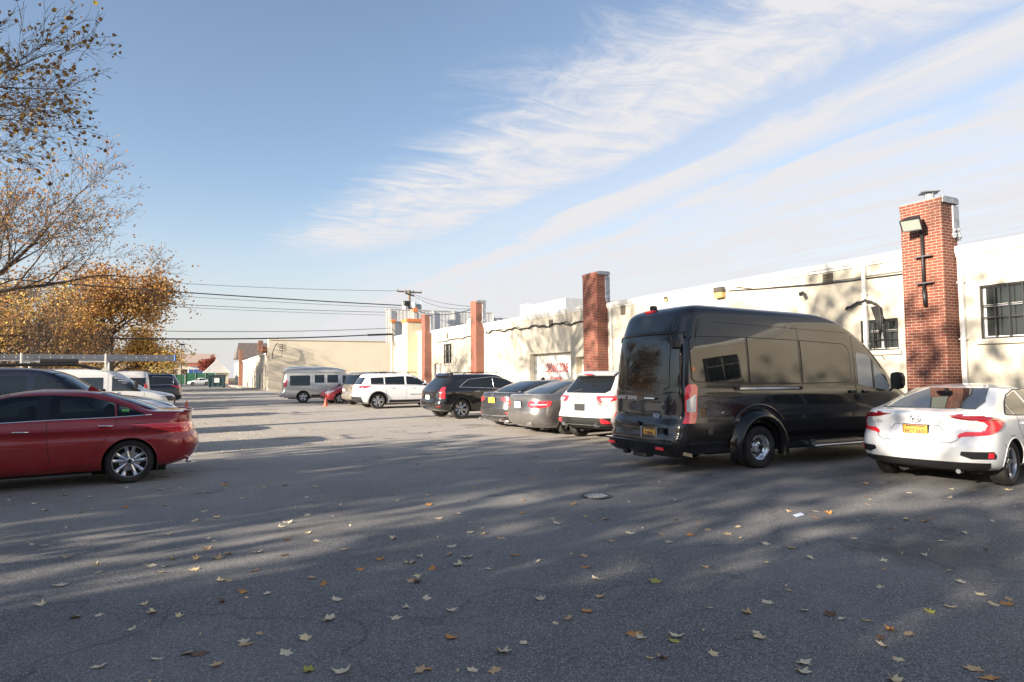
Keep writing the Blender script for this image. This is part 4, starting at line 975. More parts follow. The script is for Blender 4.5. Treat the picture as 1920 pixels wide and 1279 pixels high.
for y_ in (.56, .64): b.lathe([(.032, -.05), (.038, .02), (.03, .02), (.028, -.04)], 16, 'x', (.20, y_, .27), closed=True)
b.build('exhaust_pipe', M['chrome'], car, smooth=True)
b = MB(); x = 1.02; b.box(x, x+.10, sh.sideY(x, 1.1)+.004, sh.sideY(x, 1.1)+.01, 1.07, 1.12); b.build('sticker', mat('lime', (.25, .7, .18), .5), car)
b = MB(); b.prism([(1.415, .33), (1.40, .24), (1.44, .17), (1.48, .17), (1.47, .33)], 'y', .70, .86) if False else b.box(.62, .64, .62, .86, .16, .36, 0, .004); b.build('mud_flap', M['black'], car)
for sd_ in (1, -1):
    b = MB(); G = side_pts(sh, [(2.01, 1.005, 1.350), (2.16, 1.003, 1.350)], sd_, 6, 6); panel(b, G, (0, sd_, 0), .0045, .01); b.build('pillar_trim', M['trimblack'], car)
# rear seats showing through: pale head restraints behind the glass are drawn by a lighter inner panel of real seats
# ---- white sedan, near right
P_WHITE = m_paint('white', (.82, .82, .83), .3, 0, .08)
S = sedan(L=4.63, W=1.80, H=1.40, wb=2.70, roh=.97, rw=.318, ra=.362, rim=.215, tw=.215, style=(5, .035, .018, 0, .35), rimmat='alloy',
    rear=[(.24, .30), (.30, .12), (.42, .03), (.56, 0), (.66, .03), (.72, .075), (.86, .12), (.97, .10), (1.02, .12), (1.035, .18), (1.055, .36), (1.15, .72), (1.26, 1.08), (1.34, 1.42), (1.385, 1.85), (1.40, 2.15)],
    w=[(.24, .80), (.30, .87), (.5, .90), (.68, .895), (.80, .885), (.93, .86), (1.0, .80), (1.12, .72), (1.26, .62), (1.33, .56), (1.37, .42), (1.393, .2), (1.40, .02)],
    side_windows=[[(.98, .985, 1.0), (1.20, .975, 1.12)], [(1.24, .974, 1.13), (1.5, .97, 1.215), (1.95, .96, 1.29)], [(2.03, .955, 1.295), (2.5, .95, 1.29), (3.0, .94, 1.15), (3.4, .93, .96)]], glass='see', open=(1.5, 2.5),
    rear_window=[(1.066, -.60, .60), (1.15, -.60, .60), (1.33, -.46, .46)], windshield=[(.985, -.66, .66), (1.1, -.62, .62), (1.30, -.50, .50)],
    trim=('black', [([(.93, .985), (1.3, .965), (2.2, .945), (3.4, .925)], .008), ([(.93, .99), (1.22, 1.14), (1.5, 1.235), (1.95, 1.31), (2.5, 1.305)], .009)]),
    gaps=[[(1.22, .95), (1.18, .82), (1.38, .5), (1.42, .36)], [(2.0, .94), (2.02, .5), (1.97, .3)], [(1.0, .70), (.84, .70)], [(.62, .60), (.75, .52)]],
    rear_gaps=[[(-.64, 1.0), (-.66, .90), (-.50, .66), (-.44, .625), (.44, .625), (.50, .66), (.66, .90), (.64, 1.0)], [(-.34, .775), (-.28, .845), (.28, .845), (.34, .775)]],
    handles=[(1.42, .86), (2.5, .85)], mirror=(3.15, .95),
    lights=[([(.70, .50, .53), (.745, .52, .90), (.79, .62, 1.02)], 'rear', 'red_light', 'tail_light', .010),
            ([(.79, .80, 1.02), (.86, .84, 1.16), (.90, .80, 1.20), (.925, .72, 1.15)], 'rear', 'red_light', 'tail_light', .010),
            ([(.925, .62, 1.15), (.955, .46, 1.04), (.98, .36, .84), (.995, .31, .56)], 'rear', 'dark_red_light', 'tail_light', .012),
            ([(.775, .57, .76), (.85, .60, .82), (.915, .65, .76)], 'rear', 'clear_light', 'reverse_light', .012)],
    bands=[([(.25, -.70, .70), (.30, -.78, .78), (.37, -.80, .80)], 'rear', 'black', 'rear_valance', .010)])
car, sh = vehicle('white_sedan', 'white fastback sedan with C-shaped red tail lights, parked right of the black van', 'car', S, (9.05, 5.58), 9, P_WHITE)
plate(car, sh, 0, .765, 'rear', text='HCT 5631')
for sd_ in (-1, 1):
    b = MB(); panel(b, wrap_pts(sh, [(.42, .66, .98), (.47, .54, 1.0), (.52, .56, .96)], 'rear', sd_, 14, 4), (-1, sd_, 0), .004, .02); b.build('bumper_vent', M['black'], car)
for sd_ in (-1, 1):
    b = MB(); panel(b, wrap_pts(sh, [(.435, .86, .94), (.505, .88, .95)], 'rear', sd_, 4, 3), (-1, sd_, 0), .010, .02); b.build('reflector', M['red_light'], car)
b = MB(); x = sh.endX(0, .93, 'rear')-.012
b.tube([(x, -.045, .965), (x, -.03, .90)], .008, 6); b.tube([(x, .045, .965), (x, .03, .90)], .008, 6); b.tube([(x, -.034, .93), (x, .034, .93)], .007, 6); b.tube([(x+.003, .07*cos(a_*pi/8), .932+.055*sin(a_*pi/8)) for a_ in range(17)], .006, 6)
b.build('badge', M['chrome'], car, smooth=True)
b = MB(); place_text(b, 'CIVIC', .06, (sh.endX(.50, .865, 'rear')-.006, .50, .865), (0.06, -1, 0), (0, 0, 1), 0, .002, 1.1); b.build('lettering', M['chrome'], car)
b = MB(); b.lathe([(.03, -.06), (.035, .03), (.028, .03)], 14, 'x', (.3, -.45, .23)); b.build('exhaust_pipe', M['steel'], car)

# ---- big black passenger van
P_BLACK = m_paint('black_van', (.013, .014, .018), .14, 0, .03, spec=.3, coat=.75)
S = dict(L=6.35, roh=1.78, wb=3.50, rw=.352, ra=.44, rim=.215, tw=.20, inset=-.075, style='deep', rimmat='chrome', n=4.2, nf=3.0, taper=.02, levels=64,
    rear=[(.30, .13), (.36, .045), (.44, .03), (.56, .03), (.60, .06), (.80, .09), (.83, .13), (1.2, .15), (1.6, .175), (2.1, .23), (2.4, .31), (2.58, .38), (2.69, .50), (2.75, .70), (2.78, 1.0), (2.80, 1.6)],
    front=[(.30, .25), (.42, .05), (.7, 0), (.95, .06), (1.10, .22), (1.25, .42), (1.36, .62), (1.70, .98), (2.05, 1.36), (2.35, 1.75), (2.55, 2.12), (2.68, 2.55), (2.76, 3.1), (2.80, 3.9)],
    w=[(.30, .90), (.38, .95), (.6, .985), (.80, .99), (.84, .972), (1.28, .975), (1.33, .96), (1.5, .95), (2.0, .915), (2.35, .875), (2.43, .865), (2.58, .845), (2.67, .81), (2.73, .72), (2.77, .5), (2.79, .25), (2.80, .02)],
    rr=[(.3, .30), (1.3, .30), (2.0, .28), (2.6, .30), (2.75, .3)], rf=[(.3, .5), (1.2, .55), (2, .32), (2.75, .35)],
    rear_window=[(1.32, -.56, .56), (1.42, -.78, .78), (1.60, -.84, .84), (2.16, -.80, .80), (2.20, -.78, .78)], rglass='glass',
    gaps=[[(4.26, 2.34), (4.26, 1.4), (4.24, .5)], [(2.86, 2.44), (2.86, .42)], [(.42, 2.46), (4.7, 2.38)], [(.5, 1.36), (4.2, 1.34)], [(5.2, 1.2), (5.15, .5)]],
    rear_gaps=[[(0, 2.62), (0, .84)], [(-.82, .84), (.82, .84)], [(-.88, 2.5), (-.90, 2.0), (-.93, 1.4), (-.90, .86)], [(.88, 2.5), (.90, 2.0), (.93, 1.4), (.90, .86)]],
    lights=[([(.80, .955, 1.17), (1.36, .945, 1.17), (1.42, .99, 1.13)], 'rear', 'red_light', 'tail_light', .012),
            ([(.98, .975, 1.13), (1.0, .975, 1.135), (1.17, .97, 1.145), (1.26, 1.12, 1.145)], 'rear', 'clear_light', 'reverse_light', .018)],
    side_bands=[([(.30, .47, .49), (1.28, .47, .49)], None, 'body_moulding', .008), ([(2.3, .47, .49), (4.6, .47, .49)], None, 'body_moulding', .008), ([(.26, .40, .80), (.9, .40, .80), (1.24, .40, .80)], 'trimblack', 'lower_cladding', .004), ([(2.32, .40, .80), (4.6, .40, .80)], 'trimblack', 'lower_cladding', .004)],
    mirror=(5.20, 1.24, 1.15, 2.0), mirror_mat='trimblack')
VAN_LOC = (6.74, 8.82); VAN_H = -1
car, sh = vehicle('passenger_van', 'long black high-roof passenger van with chrome rear wheel, parked mid right', 'van', S, VAN_LOC, VAN_H, P_BLACK)
for sd_ in (-1, 1):
    for st in ([(.40, 1.52, 2.12), (.46, 1.46, 2.19), (1.60, 1.44, 2.21)], [(1.64, 1.44, 2.21), (2.83, 1.43, 2.20)], [(2.89, 1.43, 2.20), (3.98, 1.45, 2.17), (4.10, 1.48, 2.12), (4.15, 1.56, 2.02)]):
        b = MB(); panel(b, side_pts(sh, st, sd_, 16, 7), (0, sd_, 0), .006); w_ = b.build('side_window', M['glass'], car, angle=50)
        pts_ = [(x, zt) for x, zb, zt in st]+[(x, zb) for x, zb, zt in st][::-1]; pts_.append(pts_[0]); b = MB(); side_line(b, sh, pts_, sd_, .009, .001, 5, sub=8); b.build('rubber_seal', M['black'], w_, smooth=True)
    b = MB(); panel(b, side_pts(sh, [(4.33, 1.42, 1.98), (4.38, 1.40, 2.02), (4.66, 1.36, 1.98), (4.92, 1.32, 1.72), (5.26, 1.27, 1.36)], sd_, 16, 7), (0, sd_, 0), .004); b.build('side_window', mat('clear_glass_dim', (.30, .33, .35), .04, 0, .8), car, angle=50)
    b = MB(); panel(b, side_pts(sh, [(4.74, 1.34, 1.90), (4.79, 1.34, 1.85)], sd_, 3, 5), (0, sd_, 0), .010, .01); b.build('quarter_pillar', M['trimblack'], car)
    b = MB(); y_ = sh.sideY(3, 1.33); b.box(1.28, 2.84, min(sd_*(y_-.01), sd_*(y_+.012)), max(sd_*(y_-.01), sd_*(y_+.012)), 1.315, 1.375); tr_ = b.build('door_track', M['trimblack'], car)
    b = MB(); b.box(1.38, 2.76, min(sd_*(y_+.0125), sd_*(y_+.022)), max(sd_*(y_+.0125), sd_*(y_+.022)), 1.328, 1.362, 0, .003); b.build('chrome_strip', M['chrome'], tr_)
    for x in (4.13, 4.50):
        b = MB(); b.box(x-.09, x+.09, min(sd_*(sh.sideY(x, 1.27)-.01), sd_*(sh.sideY(x, 1.27)+.03)), max(sd_*(sh.sideY(x, 1.27)-.01), sd_*(sh.sideY(x, 1.27)+.03)), 1.24, 1.30, 0, .012); b.build('door_handle', M['trimblack'], car)
    # wide fender flare over the twin rear wheels
    b = MB(); G = []
    for k in range(29):
        a = rad(-16+212*k/28); cx, cz = 1.78, .352; row = []
        for (rr_, yo) in ((.455, -.03), (.47, .10), (.50, .135), (.545, .125), (.60, .05), (.64, -.02)):
            px, pz = cx+rr_*cos(a), cz+rr_*sin(a)*1.02; row.append((px, sd_*(.985+yo), pz))
        G.append(row)
    b.grid(G); b.build('wheel_flare', M['trimblack'], car, smooth=True)
    b = MB(); P = [(1.78+.72*cos(rad(q)), sd_*(sh.sideY(1.78, .9)+.006), .352+.72*sin(rad(q))) for q in range(28, 153, 5)]; b.tube(P, .02, 6); b.build('arch_crease', P_BLACK, car, smooth=True)
    b = MB(); b.lathe([(.06, .0), (.06, .008), (.04, .012), (0, .014)], 16, 'y' , (0, 0, 0)); o = b.build('parking_sensor', M['trimblack'], car); o.location = (.72, sd_*(sh.sideY(.72, .66)+(.0 if sd_ > 0 else .014)), .66)
    # inner twin wheel
    e_ = make_wheel(car, (1.78, sd_*.73, .352), sd_, .352, .2, .215, 'deep', M['chrome'])
b = MB(); b.tube([(sh.endX(y_, z_, 'rear')-.006, y_, z_) for y_, z_ in [(-.86, 2.16), (-.84, 2.24), (-.6, 2.26), (0, 2.27), (.6, 2.26), (.84, 2.24), (.86, 2.16)]], .028, 6); b.build('window_visor', M['trimblack'], car, smooth=True)
b = MB(); panel(b, end_pts(sh, [(2.30, -.80, .80), (2.56, -.74, .74), (2.60, -.70, .70)], 'rear', 20, 6), (-1, 0, 0), .004); b.build('upper_panel', M['glass'], car, angle=50)
b = MB(); panel(b, end_pts(sh, [(1.235, -.60, .60), (1.30, -.84, .84), (1.42, -.86, .86)], 'rear', 20, 4), (-1, 0, 0), .0025); b.build('window_surround', P_BLACK, car)
b = MB(); G = end_pts(sh, [(.32, -.90, .90), (.47, -.96, .96)], 'rear', 24, 4); panel(b, G, (-1, 0, 0), .07, .1); b.box(-.06, .12, -.88, .88, .455, .485, 0, .01); b.build('step_bumper', M['trimblack'], car, angle=40)
for y_ in (-.66, .66): b = MB(); b.box(-.062, -.03, y_-.09, y_+.09, .375, .42, 0, .004); b.build('reflector', M['red_light'], car)
plate(car, sh, -.28, .62, 'rear', text='T742915')
b = MB(); b.box(.03, .09, -.50, -.455, .52, .72, 0, .01); b.box(.03, .09, -.105, -.06, .52, .72, 0, .01); b.build('plate_bracket', M['steel'], car)
b = MB(); b.lathe([(.05, -.03), (.05, 0), (.03, .02)], 14, 'x', (.05, -.62, .68)); b.lathe([(.04, -.03), (.04, 0)], 14, 'x', (.07, .02, .76)); b.build('socket', M['black'], car)
b = MB(); place_text(b, 'TRANSIT 350HD', .085, (sh.endX(.52, 1.18, 'rear')-.010, .50, 1.18), (0, -1, 0), (0, 0, 1), 0, .004, 1.1)
b.build('lettering', M['chrome'], car); b = MB(); place_text(b, 'EcoBoost', .05, (sh.endX(.55, .91, 'rear')-.010, .62, .91), (0, -1, 0), (0, 0, 1), 0, .003); b.build('lettering', M['chrome'], car)
b = MB(); x = sh.endX(-.38, .90, 'rear')-.012; b.add([(x, -.38+.085*cos(a_*pi/12), .90+.037*sin(a_*pi/12)) for a_ in range(24)], [tuple(range(24))]); b.tube([(x, -.38+.085*cos(a_*pi/12), .90+.037*sin(a_*pi/12)) for a_ in range(25)], .005, 5, 1)
place_text(b, 'Ford', .05, (x-.003, -.38, .90), (0, -1, 0), (0, 0, 1), 1, .002, 1.2); b.build('badge', [mat('badge_blue', (.02, .06, .22), .2), M['chrome']], car)
b = MB(); b.box(.10, .13, -.36, -.08, 1.165, 1.20, 0, .01); b.build('door_pull', M['chrome'], car)
b = MB(); b.lathe([(.055, 0), (.055, .03), (.03, .05)], 14, 'x', (-.03, 0, 0)); o = b.build('rear_camera', M['black'], car); o.location = (.10, -.88, 2.05)
b = MB(); b.box(.04, .20, -.96, -.86, 1.98, 2.14, 0, .03); b.build('hinge', M['black'], car)
b = MB(); b.box(.44, .58, .04, .30, 2.655, 2.70, 0, .01); b.build('high_brake_light', M['red_light'], car); b = MB(); b.box(.48, .60, .12, .22, 2.70, 2.79, 0, .02); b.build('roof_camera', M['black'], car)
b = MB(); b.lathe([(.035, 0), (.035, .012), (.0, .018)], 14, 'y', (0, 0, 0)); o = b.build('side_marker', M['orange_light'], car); o.location = (.44, -sh.sideY(.44, 1.66)-.014, 1.66)
b = MB(); b.box(2.95, 4.5, -1.12, -.90, .30, .345, 0, .015); b.box(3.0, 3.1, -1.0, -.8, .30, .42); b.build('running_board', M['steel'], car)
b = MB(); b.box(.05, .25, -.15, .2, .20, .32, 0, .02); b.box(.0, .12, .3, .42, .22, .3, 0, .02); b.build('tow_hitch', M['black'], car)

def rake(root, x0, k):
    def walk(o, M_):
        for c in o.children:
            if c.name.startswith('wheel') and c.type == 'EMPTY': continue
            if c.type == 'MESH':
                off = c.location
                for v in c.data.vertices:
                    x = v.co.x+off.x
                    if x > x0: v.co.z -= (x-x0)*k*max(0, v.co.z+off.z)/2.75
            walk(c, M_)
    walk(root, None)
rake(car, .5, .022)

# ---- pearl white crossover
P_PEARL = m_paint('pearl', (.52, .51, .49), .3, 0, .15)
S = suv(L=4.54, W=1.84, H=1.69, wb=2.70, roh=.92, rw=.352, ra=.395, rim=.235, tw=.22, style=(5, .02, .03, .16), rimmat='alloy', clad='black',
    rear=[(.30, .26), (.40, .05), (.52, 0), (.64, .02), (.72, .07), (.95, .09), (1.06, .12), (1.12, .17), (1.30, .36), (1.46, .52), (1.56, .60), (1.62, .66), (1.665, 1.0), (1.69, 1.7)],
    side_windows=[[(.85, 1.22, 1.24), (1.35, 1.12, 1.42)], [(1.40, 1.11, 1.43), (2.15, 1.07, 1.50)], [(2.22, 1.07, 1.50), (2.7, 1.05, 1.45), (3.25, 1.02, 1.06)]],
    rear_window=[(1.14, -.60, .60), (1.20, -.68, .68), (1.50, -.60, .60), (1.54, -.58, .58)], windshield=[(1.14, -.66, .66), (1.52, -.56, .56)],
    gaps=[[(1.32, 1.08), (1.3, .8), (1.5, .5)], [(2.2, 1.05), (2.2, .45)], [(3.3, 1.0), (3.3, .45)]], rear_gaps=[[(-.72, 1.0), (-.66, .66), (.66, .66), (.72, 1.0)], [(-.66, .90), (.66, .90)]],
    handles=[(1.5, .98), (2.4, .96)], mirror=(3.1, 1.06),
    lights=[([(.93, .52, .60), (.97, .46, .90), (1.02, .44, 1.14), (1.075, .42, 1.20)], 'rear', 'red_light'), ([(.95, .62, .78), (1.03, .55, .85)], 'rear', 'clear_light', 'reverse_light', .014), ([(.44, .62, .86), (.50, .60, .80), (.54, .60, .68)], 'rear', 'red_light', 'reflector', .014)],
    bands=[([(.31, -.78, .78), (.42, -.84, .84), (.56, -.84, .84), (.60, -.60, .60)], 'rear', 'black', 'rear_valance', .006)])
S['bands'][0] = ([(.31, -.78, .78), (.42, -.86, .86), (.57, -.86, .86)], 'rear', 'under', 'rear_valance', .006)
CARS = {}
car, sh = vehicle('crossover', 'pearl white crossover with slim red lights and dark plate, left of the black van', 'car', S, (8.28, 13.04), 17, P_PEARL)
plate(car, sh, .05, .80, 'rear', 'black', text='', holder='steel')
b = MB(); G = end_pts(sh, [(1.55, -.60, .60), (1.625, -.60, .60)], 'rear', 20, 3); G = [[(p[0]-.16*(1-(p[1]/.62)**2*.4), p[1], p[2]+.02) for p in G[0]], [(p[0]-.02, p[1], p[2]+.035) for p in G[-1]], [(p[0]+.25, p[1], p[2]+.05) for p in G[-1]]]; b.grid(G); b.grid([[(p[0], p[1], p[2]-.02) for p in r] for r in G]); b.build('spoiler', P_PEARL, car, smooth=True)
b = MB(); b.box(.36, .39, -.12, .12, 1.575, 1.60); b.build('high_brake_light', M['red_light'], car)
b = MB(); b.lathe([(.045, -.08), (.05, .04), (.04, .04)], 16, 'x', (.06, -.50, .40)); b.lathe([(.045, -.08), (.05, .04), (.04, .04)], 16, 'x', (.06, .50, .40)); b.build('exhaust_pipe', M['chrome'], car)
def emblem(car, sh, y, z, r, kind):
    b = MB(); x = sh.endX(y, z, 'rear')-.010
    b.tube([(x, y+r*cos(a_*pi/10), z+r*.8*sin(a_*pi/10)) for a_ in range(21)], r*.10, 5)
    if kind == 'wing': b.tube([(x, y-r*.8, z+.3*r), (x, y-.3*r, z+.1*r), (x, y, z-.3*r), (x, y+.3*r, z+.1*r), (x, y+r*.8, z+.3*r)], r*.09, 5)
    elif kind == 'star':
        for a_ in (90, 210, 330): b.tube([(x, y, z), (x, y+r*cos(rad(a_)), z+r*.8*sin(rad(a_)))], r*.08, 4)
    elif kind == 'oval': b.tube([(x, y+r*.45*cos(a_*pi/10), z+r*.7*sin(a_*pi/10)) for a_ in range(21)], r*.08, 5)
    b.build('badge', M['chrome'], car, smooth=True)
emblem(car, sh, .05, 1.0, .075, 'wing')
b = MB(); x = sh.endX(.3, 1.17, 'rear'); b.tube([(x-.01, .42, 1.15), (x+.05, .10, 1.24)], .012, 5); b.build('wiper', M['black'], car)

# ---- grey saloon
P_GREY = m_paint('grey_saloon', (.19, .18, .172), .26, .55, .10)
S = sedan(L=4.87, W=1.854, H=1.45, wb=2.874, roh=1.10, rw=.33, ra=.37, rim=.225, tw=.235, style=(5, .02, .03, .14), deck=1.06,
    side_windows=[[(1.05, 1.01, 1.02), (1.5, .99, 1.27), (2.3, .98, 1.335)], [(2.4, .98, 1.335), (2.9, .97, 1.27), (3.55, .95, .98)]],
    rear_window=[(1.085, -.62, .62), (1.2, -.61, .61), (1.38, -.52, .52)], rglass='glass_clear', windshield=[(.985, -.68, .68), (1.35, -.5, .5)],
    rear_gaps=[[(-.66, 1.03), (-.60, .66), (.60, .66), (.66, 1.03)]], gaps=[[(1.4, .95), (1.42, .4)], [(2.35, .96), (2.3, .4)]], handles=[(1.5, .86)], mirror=(3.3, .97),
    lights=[([(.725, .56, .86), (.77, .44, 1.06), (.86, .44, 1.12), (.90, .48, 1.10)], 'rear', 'red_light'), ([(.80, .52, .98), (.825, .52, .98)], 'rear', 'clear_light', 'reverse_light', .014)],
    trim=('chrome', [([(1.0, 1.01), (2.0, .985), (3.5, .945)], .009)]))
car, sh = vehicle('saloon_car', 'grey metallic saloon with wide red tail lights between dark saloon and white crossover', 'car', S, (7.75, 15.30), 6, P_GREY)
plate(car, sh, 0, .80, 'rear', 'plate_white'); emblem(car, sh, 0, .955, .05, 'star')
b = MB(); x = sh.endX(0, .89, 'rear')-.012; b.tube([(x+.02, -.32, .895), (x, -.15, .90), (x, .15, .90), (x+.02, .32, .895)], .014, 6); b.build('chrome_strip', M['chrome'], car)
b = MB()
for y_ in (-.55, .55): b.lathe([(.045, -.08), (.05, .02), (.04, .02)], 16, 'x', (.04, y_, .30))
b.build('exhaust_pipe', M['chrome'], car)
b = MB(); b.prism([(2.0, 1.43), (2.2, 1.435), (2.17, 1.50), (2.10, 1.51)], 'y', -.014, .014); b.build('antenna_fin', M['black'], car)
b = MB(); b.box(1.15, 1.3, .2, .45, 1.1, 1.25, 0, .05); b.build('head_restraint', M['interior'], car)

# ---- dark saloon
P_DARK = m_paint('dark_saloon', (.035, .036, .04), .22, .3, .10)
S = sedan(L=4.96, W=1.835, H=1.45, wb=2.82, roh=1.10, rw=.33, ra=.37, rim=.22, tw=.22, style=(5, .02, .03, .14), deck=1.07,
    side_windows=[[(1.05, 1.01, 1.02), (1.5, .99, 1.27), (2.3, .98, 1.335)], [(2.4, .98, 1.335), (2.9, .97, 1.27), (3.55, .95, .98)]],
    rear_window=[(1.095, -.62, .62), (1.2, -.61, .61), (1.38, -.52, .52)], windshield=[(.985, -.68, .68), (1.35, -.5, .5)],
    rear_gaps=[[(-.66, 1.03), (-.60, .66), (.60, .66), (.66, 1.03)]], mirror=(3.3, .97),
    lights=[([(.80, .60, .90), (.86, .42, 1.06), (.93, .40, 1.10)], 'rear', 'red_light'), ([(.46, .62, .84), (.50, .60, .82)], 'rear', 'red_light', 'reflector', .012)],
    bands=[([(.385, -.74, .74), (.415, -.74, .74)], 'rear', 'chrome', 'bumper_strip', .010)])
car, sh = vehicle('saloon_car', 'dark saloon with orange number plate and chrome strip low on its bumper', 'car', S, (7.92, 17.35), 13, P_DARK)
plate(car, sh, 0, .845, 'rear'); emblem(car, sh, 0, .985, .065, 'oval')
b = MB(); x = sh.endX(0, .94, 'rear')-.012; b.tube([(x+.03, -.42, .935), (x, -.15, .94), (x, .15, .94), (x+.03, .42, .935)], .014, 6); b.build('chrome_strip', M['chrome'], car)
b = MB(); b.prism([(2.0, 1.43), (2.2, 1.435), (2.17, 1.50), (2.10, 1.51)], 'y', -.014, .014); b.build('antenna_fin', M['black'], car)
b = MB()
for y_ in (-.5, .5): b.lathe([(.045, -.08), (.05, .02), (.04, .02)], 16, 'x', (.04, y_, .28))
b.build('exhaust_pipe', M['chrome'], car)

# ---- black crossover with chrome window frame
P_BLK2 = m_paint('black_crossover', (.010, .0095, .011), .12, 0, .05)
S = suv(L=4.83, W=1.91, H=1.665, wb=2.807, roh=.98, rw=.375, ra=.42, rim=.245, tw=.235, style=(7, .012, .018, .13), rimmat='alloy',
    rear=[(.30, .26), (.40, .05), (.52, 0), (.66, .02), (.74, .06), (1.0, .09), (1.12, .15), (1.20, .24), (1.40, .46), (1.54, .60), (1.60, .66), (1.645, 1.0), (1.665, 1.7)],
    side_windows=[[(.98, 1.17, 1.19), (1.30, 1.15, 1.40), (1.36, 1.145, 1.41)], [(1.42, 1.14, 1.42), (2.32, 1.11, 1.50)], [(2.42, 1.10, 1.50), (2.9, 1.09, 1.43), (3.5, 1.05, 1.09)]],
    trim=('chrome', [([(.93, 1.165), (2.4, 1.095), (3.55, 1.035)], .012), ([(.93, 1.17), (1.32, 1.435), (2.3, 1.525), (2.6, 1.51), (3.0, 1.42), (3.5, 1.10)], .011), ([(2.37, 1.10), (2.37, 1.52)], .012)]),
    rear_window=[(1.18, -.66, .66), (1.5, -.58, .58)], windshield=[(1.14, -.66, .66), (1.50, -.56, .56)],
    gaps=[[(1.36, 1.12), (1.4, .7), (1.5, .55)], [(2.37, 1.08), (2.4, .45)], [(3.5, 1.0), (3.45, .45)]], rear_gaps=[[(-.70, 1.05), (-.66, .66), (.66, .66), (.70, 1.05)]],
    handles=[(1.62, 1.0), (2.68, .99)], handle_mat='chrome', mirror=(3.3, 1.10),
    lights=[([(.76, .80, .98), (.95, .76, .98), (1.16, .76, .88)], 'rear', 'red_light'), ([(.46, .70, .88), (.50, .70, .88)], 'rear', 'dark_red_light', 'reflector', .012)],
    side_bands=[([(1.5, .56, .585), (3.3, .56, .585)], 'chrome', 'door_moulding', .012)])
car, sh = vehicle('crossover', 'black crossover with chrome window frame and silver multi-spoke wheels', 'car', S, (7.68, 22.5), 6, P_BLK2)
plate(car, sh, 0, .80, 'rear', 'plate_white')
b = MB(); x = sh.endX(0, .93, 'rear')-.012; b.box(x, x+.03, -.38, .38, .915, .945, 0, .005); b.build('chrome_strip', M['chrome'], car)
b = MB()
for sd_ in (-1, 1): b.tube([(1.2, sd_*.62, 1.63), (1.35, sd_*.62, 1.69), (2.6, sd_*.60, 1.70), (2.75, sd_*.60, 1.66)], .016, 6)
b.build('roof_rail', M['trimblack'], car)
b = MB(); G = end_pts(sh, [(1.53, -.60, .60), (1.61, -.58, .58)], 'rear', 12, 3); panel(b, G, (-1, 0, 0), .07, .06); b.build('spoiler', P_BLK2, car, angle=50)

# ---- white off-roader
S = suv(L=4.82, W=1.94, H=1.74, wb=2.915, roh=.95, rw=.385, ra=.44, rim=.255, tw=.245, style=(5, .02, .03, .20), rimmat='alloy', clad='black',
    side_windows=[[(.62, 1.20, 1.50), (1.25, 1.19, 1.52)], [(1.32, 1.18, 1.53), (2.30, 1.16, 1.57)], [(2.40, 1.16, 1.57), (2.9, 1.14, 1.52), (3.45, 1.10, 1.16)]],
    trim=('black', [([(.58, 1.19), (3.5, 1.09)], .010)]), rear_window=[(1.18, -.68, .68), (1.52, -.62, .62)], windshield=[(1.16, -.68, .68), (1.54, -.58, .58)],
    gaps=[[(1.30, 1.14), (1.35, .7)], [(2.35, 1.12), (2.38, .5)], [(3.45, 1.05), (3.4, .5)]], handles=[(1.6, 1.02), (2.65, 1.01)], mirror=(3.25, 1.14),
    lights=[([(1.0, .62, .98), (1.12, .56, 1.28)], 'rear', 'red_light')],
    bands=[([(.30, -.84, .84), (.42, -.92, .92), (.60, -.92, .92)], 'rear', 'under', 'rear_valance', .006)], side_bands=[([(1.5, .29, .42), (3.4, .29, .42)], 'black', 'sill_cladding', .006), ([(2.55, .66, .685), (3.35, .66, .685)], 'black', 'door_moulding', .01)])
car, sh = vehicle('off_roader', 'white off-roader with black wheel-arch cladding, left of the black crossover', 'car', S, (7.04, 31.5), 2, P_WHITE)
plate(car, sh, 0, .86, 'rear', 'plate_white')
b = MB()
for sd_ in (-1, 1): b.tube([(.9, sd_*.62, 1.71), (1.05, sd_*.62, 1.77), (2.9, sd_*.60, 1.77), (3.05, sd_*.60, 1.70)], .018, 6)
b.build('roof_rail', M['black'], car)
b = MB(); b.box(1.2, 1.6, -.3, -.1, 1.74, 1.80, 0, .03); b.box(1.9, 2.1, -.35, -.2, 1.74, 1.79, 0, .02); b.build('roof_fitting', M['black'], car)

# ---- beige minivan, rear seen
P_BEIGE = m_paint('beige', (.34, .30, .25), .3, .4, .12)
S = suv(L=4.8, W=1.86, H=1.83, wb=2.9, roh=.85, rw=.33, ra=.37, rim=.2, tw=.2, rear=[(.28, .26), (.38, .04), (.52, 0), (.62, .02), (.70, .07), (1.1, .10), (1.3, .17), (1.6, .30), (1.72, .38), (1.79, .55), (1.82, 1.0), (1.83, 1.6)],
    rear_window=[(1.14, -.62, .62), (1.2, -.70, .70), (1.60, -.64, .64), (1.65, -.60, .60)], side_windows=[[(.45, 1.12, 1.58), (1.4, 1.12, 1.60)], [(1.5, 1.12, 1.60), (2.5, 1.12, 1.60)], [(2.6, 1.12, 1.6), (3.5, 1.10, 1.2)]],
    lights=[([(.82, .74, .98), (1.2, .80, .96), (1.48, .80, .90)], 'rear', 'red_light')], rear_gaps=[[(0, 1.7), (0, .6)]], mirror=(3.2, 1.1))
car, sh = vehicle('minivan', 'beige minivan seen from behind between the red hatchback and the white off-roader', 'van', S, (7.47, 35.0), 20, P_BEIGE)
plate(car, sh, .45, .85, 'rear', 'plate_white')
b = MB()
for k, y_ in enumerate((-.2, .5)): b.tube([(.25, y_, 1.30), (.27, y_+.25, 1.33)], .02, 5)
b.build('wiper', M['black'], car)
